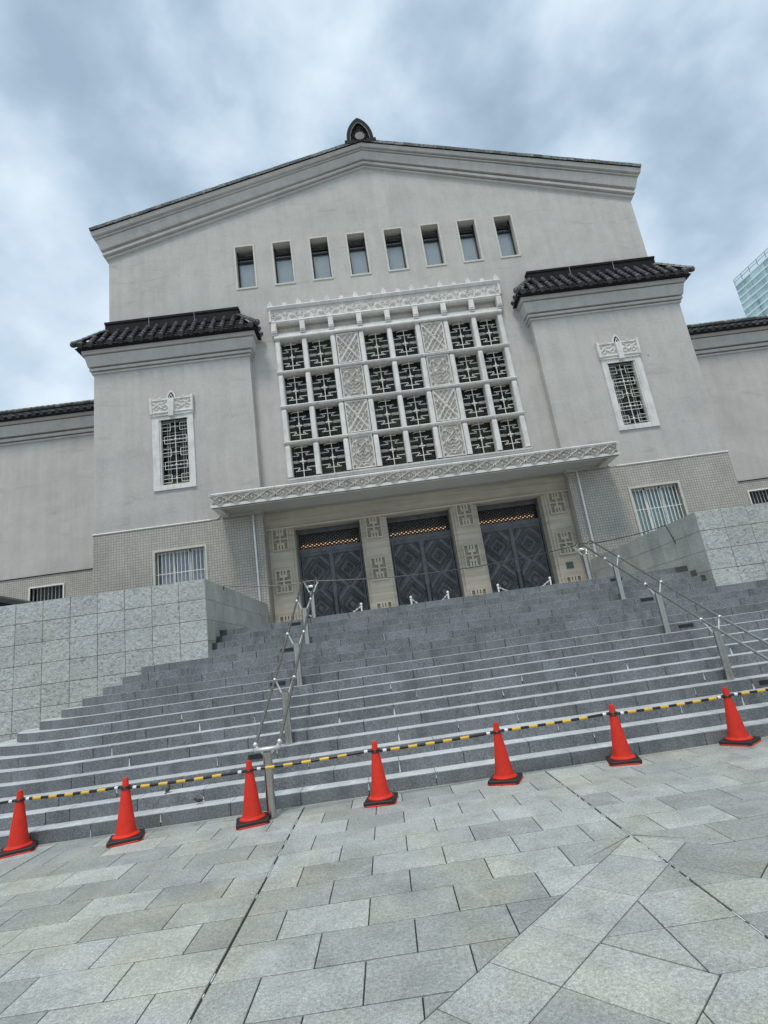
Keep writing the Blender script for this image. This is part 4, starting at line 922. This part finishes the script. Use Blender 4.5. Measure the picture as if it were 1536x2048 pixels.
for sg in (-1, 1):     # returns at both ends
    sz = relief('end_tile', 1.26, 0.33, mirror([([(0.63, 0.16), (0.32, 0), (0.63, -0.16)], 0.014, 1), ([(0.32, 0), (0, 0.13)], 0.014, 1), ([(0.32, 0), (0, -0.13)], 0.014, 1)]), CREAM_PANEL, step=0.03, depth=0.045)
    ct = inst_m('canopy_end', sz, can, (sg*6.755, YC+0.085+0.63, 7.185), Vector((0, sg, 0)), Vector((-sg, 0, 0)), Vector((0, 0, 1)))
    MB().sweep([(0.0, 7.35), (0.05, 7.35), (0.085, 7.37), (0.10, 7.405), (0.085, 7.44), (0.04, 7.455), (-0.08, 7.455)], lambda p, z: [(sg*(6.755+p), YC+0.085-p, z), (sg*(6.755+p), YB, z)]).build('top_lip', CREAM, can)
    MB().sweep([(-0.05, 6.97), (0.035, 6.97), (0.045, 6.985), (0.045, 7.005), (0.0, 7.02)], lambda p, z: [(sg*(6.755+p), YC+0.085-p, z), (sg*(6.755+p), YB, z)]).build('bottom_lip', CREAM, can)

# ------------------------------------------------------------------ distant glass tower
Dk = 560.0; tx, ty, tz = CAM.x+Dk*0.6476, CAM.y+Dk*0.762, CAM.z+Dk*0.5127
tw_ = thing('glass_skyscraper', (tx, ty, 0), 'pale green glass skyscraper rising behind the right wing', 'skyscraper')
fd = Vector((4.8, -40.7, 0)).normalized(); fn = Vector((fd.y, -fd.x, 0))*1.0
if fn.x > 0: fn = -fn
def tb(a0, a1, d0, d1, z0, z1):
    m = MB(); P = [Vector((tx, ty, 0))+fd*a-fn*d for a, d in ((a0, d0), (a1, d0), (a1, d1), (a0, d1))]
    m.prism_z([(p.x, p.y) for p in P], z0, z1); return m
tb(0.6, 80, 0.9, 60, 0, tz-7).build('core', TGLASS, tw_)
z = tz-6.6
for i in range(24):
    tb(0, 80, 0, 1.4, z-0.8, z+0.2).build('floor_slab', TSLAB, tw_)
    for j in range(5 if i < 8 else 1):
        L0 = 16 if i < 8 else 80
        tb(0.5+j*L0, 0.5+(j+1)*L0-0.3, 0.5, 0.8, z-6.0, z-0.8).build('glass_panel', TGLASS, tw_)
    z -= 6.4
for a_ in range(0, 80, 9): tb(a_, a_+0.35, 0.1, 0.5, tz-6.6, tz).build('screen_post', TFRAME, tw_)
for zz in (tz-0.45, tz-3.2): tb(0, 80, 0.12, 0.45, zz, zz+0.4).build('screen_rail', TFRAME, tw_)
tb(0.2, 80, 0.2, 0.3, tz-6.4, tz-0.3).build('glass_screen', GLASS, tw_)
m = tb(0, 0.3, 0, 60, 0, tz); m.build('corner_fin', TSLAB, tw_)

# dark roof of a low shed behind the left wall
sh = MB().add([(-10.2, 5.6, 4.05), (-10.2, 7.4, 4.05), (-16.0, 5.6, 5.90), (-16.0, 7.4, 5.90), (-10.2, 5.6, 3.93), (-10.2, 7.4, 3.93), (-16.0, 5.6, 5.78), (-16.0, 7.4, 5.78)], [(0, 1, 3, 2), (4, 6, 7, 5), (0, 4, 5, 1), (0, 2, 6, 4), (1, 5, 7, 3), (2, 3, 7, 6)])
sh.add([(-15.8, 5.8, 0), (-10.6, 5.8, 0), (-10.6, 7.2, 0), (-15.8, 7.2, 0), (-15.8, 5.8, 5.70), (-10.6, 5.8, 4.04), (-10.6, 7.2, 4.04), (-15.8, 7.2, 5.70)], [(0, 1, 5, 4), (1, 2, 6, 5), (2, 3, 7, 6), (3, 0, 4, 7)])
tag(sh.build('shed', SHEDROOF), 'black sloping shed roof showing above the left granite wall', 'shed')

# ------------------------------------------------------------------ handrails
def handrail(xh, lab):
    h = thing('handrail', (xh, 0, 0), lab, 'handrail', 'steel handrails on the stairs')
    py = [-0.40+1.464*k for k in range(4)]+[5.50]; pz = [0.0, 0.6, 1.35, 2.1, 2.7]
    zr = lambda y: 1.53+(y-1.12)*0.508
    for i in range(5):
        hp = 0.74 if i < 4 else 0.66
        po = MB().lathe([(0.056, 0), (0.056, hp-0.004), (0.050, hp)], (xh, py[i], pz[i]), 20).build('post', STEEL, h, smooth=True)
        if 0 < i < 4:
            for s in (-1, 1):
                q = (xh+s*0.15, py[i]+0.06, zr(py[i]+0.06))
                MB().tube([(xh+s*0.045, py[i]+0.02, pz[i]+hp-0.03), (q[0]-s*0.02, q[1], q[2]-0.03)], 0.013, 8).sphere(q, 0.032, 10).build('arm', STEEL_CAST, po, smooth=True)
    for s in (-1, 1):
        x = xh+s*0.15; p = [(x, -0.34, zr(-0.34)+0.045), (x, 1.12, zr(1.12)), (x, 5.28, zr(5.28)-0.02), (x, 5.36, zr(5.28)-0.005), (x, 5.52, 3.60), (x, 5.66, 3.585)]
        MB().tube(p, 0.0215, 10).build('rail', STEEL, h, smooth=True)
        MB().sphere((x, -0.345, zr(-0.34)+0.04), 0.034, 10).tube([(x, -0.35, zr(-0.34)+0.03), (xh+s*0.045, -0.40, 0.715)], 0.014, 8).build('rail_end', STEEL_CAST, h, smooth=True)
        MB().sphere((x, 5.66, 3.585), 0.03, 10).tube([(x, 5.64, 3.57), (xh+s*0.045, 5.52, 3.34)], 0.014, 8).build('top_arm', STEEL_CAST, h, smooth=True)
    pts = [(xh+0.155*math.cos(rad(t)), -0.37-0.085*math.sin(rad(t)), 0.775) for t in range(-10, 191, 20)]
    MB().tube(pts, [0.012]+[0.024]*(len(pts)-2)+[0.012], 10).build('end_loop', STEEL_CAST, h, smooth=True)
    pts = [(xh+0.13*math.cos(rad(t)), 5.58+0.09*math.sin(rad(t)), 3.50) for t in range(0, 360, 30)]
    MB().tube(pts, 0.017, 8, closed=True).build('top_loop', STEEL_CAST, h, smooth=True)
handrail(-3.36, 'steel double handrail on the left of the stairs, ending beside a red cone')
handrail(3.36, 'steel double handrail on the right side of the stairs, below the green plaque')

# black rope strung between the side walls over both handrails
rp_ = MB(); pts = []
key = [(-5.41, 5.34, 3.66), (-5.40, 5.34, 3.76), (-5.38, 5.34, 3.765)]
def sag(a, b, s, n=14): return [(a[0]+(b[0]-a[0])*i/n, a[1]+(b[1]-a[1])*i/n, a[2]+(b[2]-a[2])*i/n-s*4*(i/n)*(1-i/n)) for i in range(n+1)]
key += sag((-5.38, 5.34, 3.765), (-3.51, 5.5, 3.60), 0.05)+sag((-3.51, 5.5, 3.62), (-3.21, 5.5, 3.62), 0.0, 2)+sag((-3.21, 5.5, 3.60), (3.21, 5.5, 3.60), 0.19, 24)+sag((3.21, 5.5, 3.62), (3.51, 5.5, 3.62), 0, 2)+sag((3.51, 5.5, 3.60), (5.38, 5.34, 3.765), 0.05)+[(5.42, 5.34, 3.76), (5.435, 5.14, 3.27)]
tag(rp_.tube(key, 0.011, 6).build('rope', BLACKPL), 'thin black rope strung across the stair top between the granite walls', 'rope')

# ------------------------------------------------------------------ cones and striped bars
cprof = [(0.132, 0.045), (0.150, 0.045), (0.152, 0.062), (0.136, 0.075), (0.118, 0.085), (0.105, 0.14), (0.040, 0.60), (0.036, 0.615), (0.034, 0.655), (0.028, 0.675), (0.014, 0.684)]
cone_me = MB().lathe(cprof, n=28).mesh('cone_body', CONE, smooth=True)
def sq(s, c): return [(-s+c, -s), (s-c, -s), (s, -s+c), (s, s-c), (s-c, s), (-s+c, s), (-s, s-c), (-s, -s+c)]
base_me = MB().prism_z(sq(0.190, 0.04), 0.0, 0.016, ch=0.004).mesh('cone_base', CONE)
wt_me = MB().prism_z(sq(0.186, 0.02), 0.017, 0.050, ch=0.006).mesh('rubber_weight', RUBBER)
cones = [(-7.95, -0.05, 20), (-6.49, -0.18, 24), (-5.08, -0.41, 18), (-3.57, -0.48, 14), (-2.05, -0.40, -8), (-0.52, -0.31, -22), (0.99, -0.23, -14), (2.53, -0.15, 38), (4.06, -0.08, 10)]
clab = ['red traffic cone beyond the left picture edge at the end of the barrier', 'leftmost red traffic cone in the picture, black weight on its base', 'second red traffic cone from the left, nearest the two sparrows', 'red traffic cone standing beside the lowest handrail post', 'red traffic cone right of the lowest handrail post, fourth from the left',
        'red traffic cone in front of the middle of the stairs, fifth from the left', 'red traffic cone second from the right picture edge', 'rightmost red traffic cone in the picture, corner of its base towards the viewer', 'red traffic cone beyond the right picture edge at the end of the barrier']
ZB = 0.565
for (x, y, rz), lb in zip(cones, clab):
    c = thing('traffic_cone', (x, y, 0), lb, 'traffic cone', 'red cones in front of the stairs'); c.rotation_euler = (0, 0, rad(rz))
    inst('cone_body', cone_me, c, (x, y, 0)); inst('cone_base', base_me, c, (x, y, 0)).rotation_euler = (0, 0, rad(random.uniform(-4, 4))); inst('rubber_weight', wt_me, c, (x, y, 0))
bl_ = ['striped bar running off the left picture edge', 'striped bar between the first and second cones from the left', 'striped bar between the second cone and the cone by the handrail post', 'striped bar passing in front of the lowest handrail post', 'striped bar between the fourth and fifth cones from the left', 'striped bar between the fifth and sixth cones from the left', 'striped bar between the two rightmost cones', 'striped bar running off the right picture edge']
for i in range(8):
    A = Vector((cones[i][0], cones[i][1], ZB+0.012*(i % 2))); Bp = Vector((cones[i+1][0], cones[i+1][1], ZB+0.012*(i % 2)+0.006)); d = (Bp-A); Ln = d.length; d.normalize()
    b = thing('barrier_bar', A, 'yellow and black '+bl_[i], 'barrier bar', 'yellow and black bars linking the cones')
    sagm = lambda s: Vector((0, 0, -0.012*4*(s/Ln)*(1-s/Ln)))
    pt = lambda s: A+d*s+sagm(s)
    MB().tube([pt(0.05+(Ln-0.1)*k/8) for k in range(9)], 0.0165, 10).build('pole', BLACKPL, b, A, smooth=True)
    for q, e in ((0, 0.0), (1, Ln)):
        cpt = A if q == 0 else Bp; MB().tube([(cpt.x+0.052*math.cos(t*math.pi/8), cpt.y+0.052*math.sin(t*math.pi/8), cpt.z) for t in range(16)], 0.009, 6, closed=True).build('ring', BLACKPL, b, smooth=True)
        s0 = 0.115 if q == 0 else Ln-0.115; MB().tube([pt(s0-0.022), pt(s0+0.022)], 0.0178, 10).build('white_band', WHITE, b)
    s0 = 0.19
    while s0+0.11 < Ln-0.15: MB().tube([pt(s0), pt(s0+0.11)], 0.0185, 10).build('yellow_band', YELLOW, b, smooth=True); s0 += 0.218

# ------------------------------------------------------------------ white chain posts before the doors
spx = [-4.17, -2.37, -0.75, 0.46, 2.11, 3.83]; sy = 10.0
slab = ['white chain post behind the left handrail, left of the left door', 'white chain post in front of the right leaf of the left door', 'white chain post in front of the left leaf of the middle door', 'white chain post in front of the right leaf of the middle door', 'white chain post in front of the left edge of the right door', 'white chain post in front of the right leaf of the right door']
for x, lb in zip(spx, slab):
    s = thing('chain_post', (x, sy, ZL), lb, 'post', 'white chain posts before the doors')
    MB().lathe([(0.028, 0.05), (0.028, 0.50), (0.034, 0.52), (0.034, 0.56), (0.02, 0.575)], (x, sy, ZL), 12).build('shaft', WHITE, s, smooth=True)
    MB().sphere((x, sy, ZL+0.62), 0.045, 12).build('knob', WHITE, s, smooth=True)
    MB().lathe([(0.15, 0), (0.15, 0.02), (0.12, 0.05), (0.03, 0.07)], (x, sy, ZL), 16).build('base', WHITE, s, smooth=True)
for (i, j), lb in zip(((0, 1), (2, 3), (4, 5)), ('white plastic chain hanging before the left door', 'white plastic chain hanging before the middle door', 'white plastic chain hanging before the right door')):
    m = MB(); n = int((spx[j]-spx[i])/0.05); P = sag((spx[i]+0.03, sy, ZL+0.55), (spx[j]-0.03, sy, ZL+0.55), 0.30, n)
    for q in range(n):
        a, b = Vector(P[q]), Vector(P[q+1]); t = (b-a).normalized(); nn = Vector((0, 1, 0)) if q % 2 else t.cross(Vector((0, 1, 0))).normalized(); c = (a+b)/2
        m.tube([c+t*0.034*math.cos(k*math.pi/3)+nn*0.018*math.sin(k*math.pi/3) for k in range(6)], 0.008, 4, closed=True)
    tag(m.build('chain', WHITE), lb, 'chain', 'white chains before the doors')

# ------------------------------------------------------------------ two sparrows on the lower steps
def sparrow(at, yaw, pitch, lab):
    s = thing('sparrow', at, lab, 'bird', 'sparrows on the lower steps'); A = Vector(at)
    prof = [(-0.062, 0.006, 0.0), (-0.045, 0.017, -0.002), (-0.02, 0.028, -0.003), (0.005, 0.031, 0.0), (0.025, 0.025, 0.009), (0.038, 0.019, 0.022), (0.048, 0.0195, 0.033), (0.060, 0.016, 0.037), (0.069, 0.008, 0.036), (0.073, 0.003, 0.035)]
    m = MB().tube([(x, 0, 0.055+z) for x, r, z in prof], [r for x, r, z in prof], 12); bo = link(bpy.data.objects.new('body', m.mesh('body', FEATHER, smooth=True)), s, A)
    m = MB().sphere((0.008, 0, 0.046), 0.026, 10, sc=(1.3, 0.9, 0.9)); link(bpy.data.objects.new('belly', m.mesh('belly', BELLY, smooth=True)), s, A)
    m = MB().prism_z([(-0.05, -0.008), (-0.05, 0.008), (-0.115, 0.012), (-0.115, -0.012)], 0.052, 0.058); link(bpy.data.objects.new('tail', m.mesh('tail', FEATHER)), s, A)
    m = MB().tube([(0.072, 0, 0.09), (0.086, 0, 0.087)], [0.005, 0.001], 6); link(bpy.data.objects.new('beak', m.mesh('beak', BLACKPL)), s, A)
    for q in (-1, 1):
        m = MB().tube([(0.02, q*0.027, 0.062), (-0.02, q*0.030, 0.058), (-0.07, q*0.012, 0.056)], [0.012, 0.014, 0.003], 6); link(bpy.data.objects.new('wing', m.mesh('wing', RUBBER)), s, A)
        m = MB().tube([(0.0, q*0.011, 0.032), (0.004, q*0.012, 0.002)], 0.0022, 5).tube([(-0.008, q*0.012, 0.002), (0.018, q*0.012, 0.002)], 0.002, 5); link(bpy.data.objects.new('leg', m.mesh('leg', BELLY)), s, A)
    s.rotation_euler = (0, rad(pitch), rad(yaw)); s.scale = (0.78,)*3
sparrow((-4.43, 0.20, 0.15), 195, 0, 'small brown sparrow standing sideways on the lowest step')
sparrow((-4.90, 0.44, 0.30), 80, -25, 'small dark sparrow seen from behind on the second step')
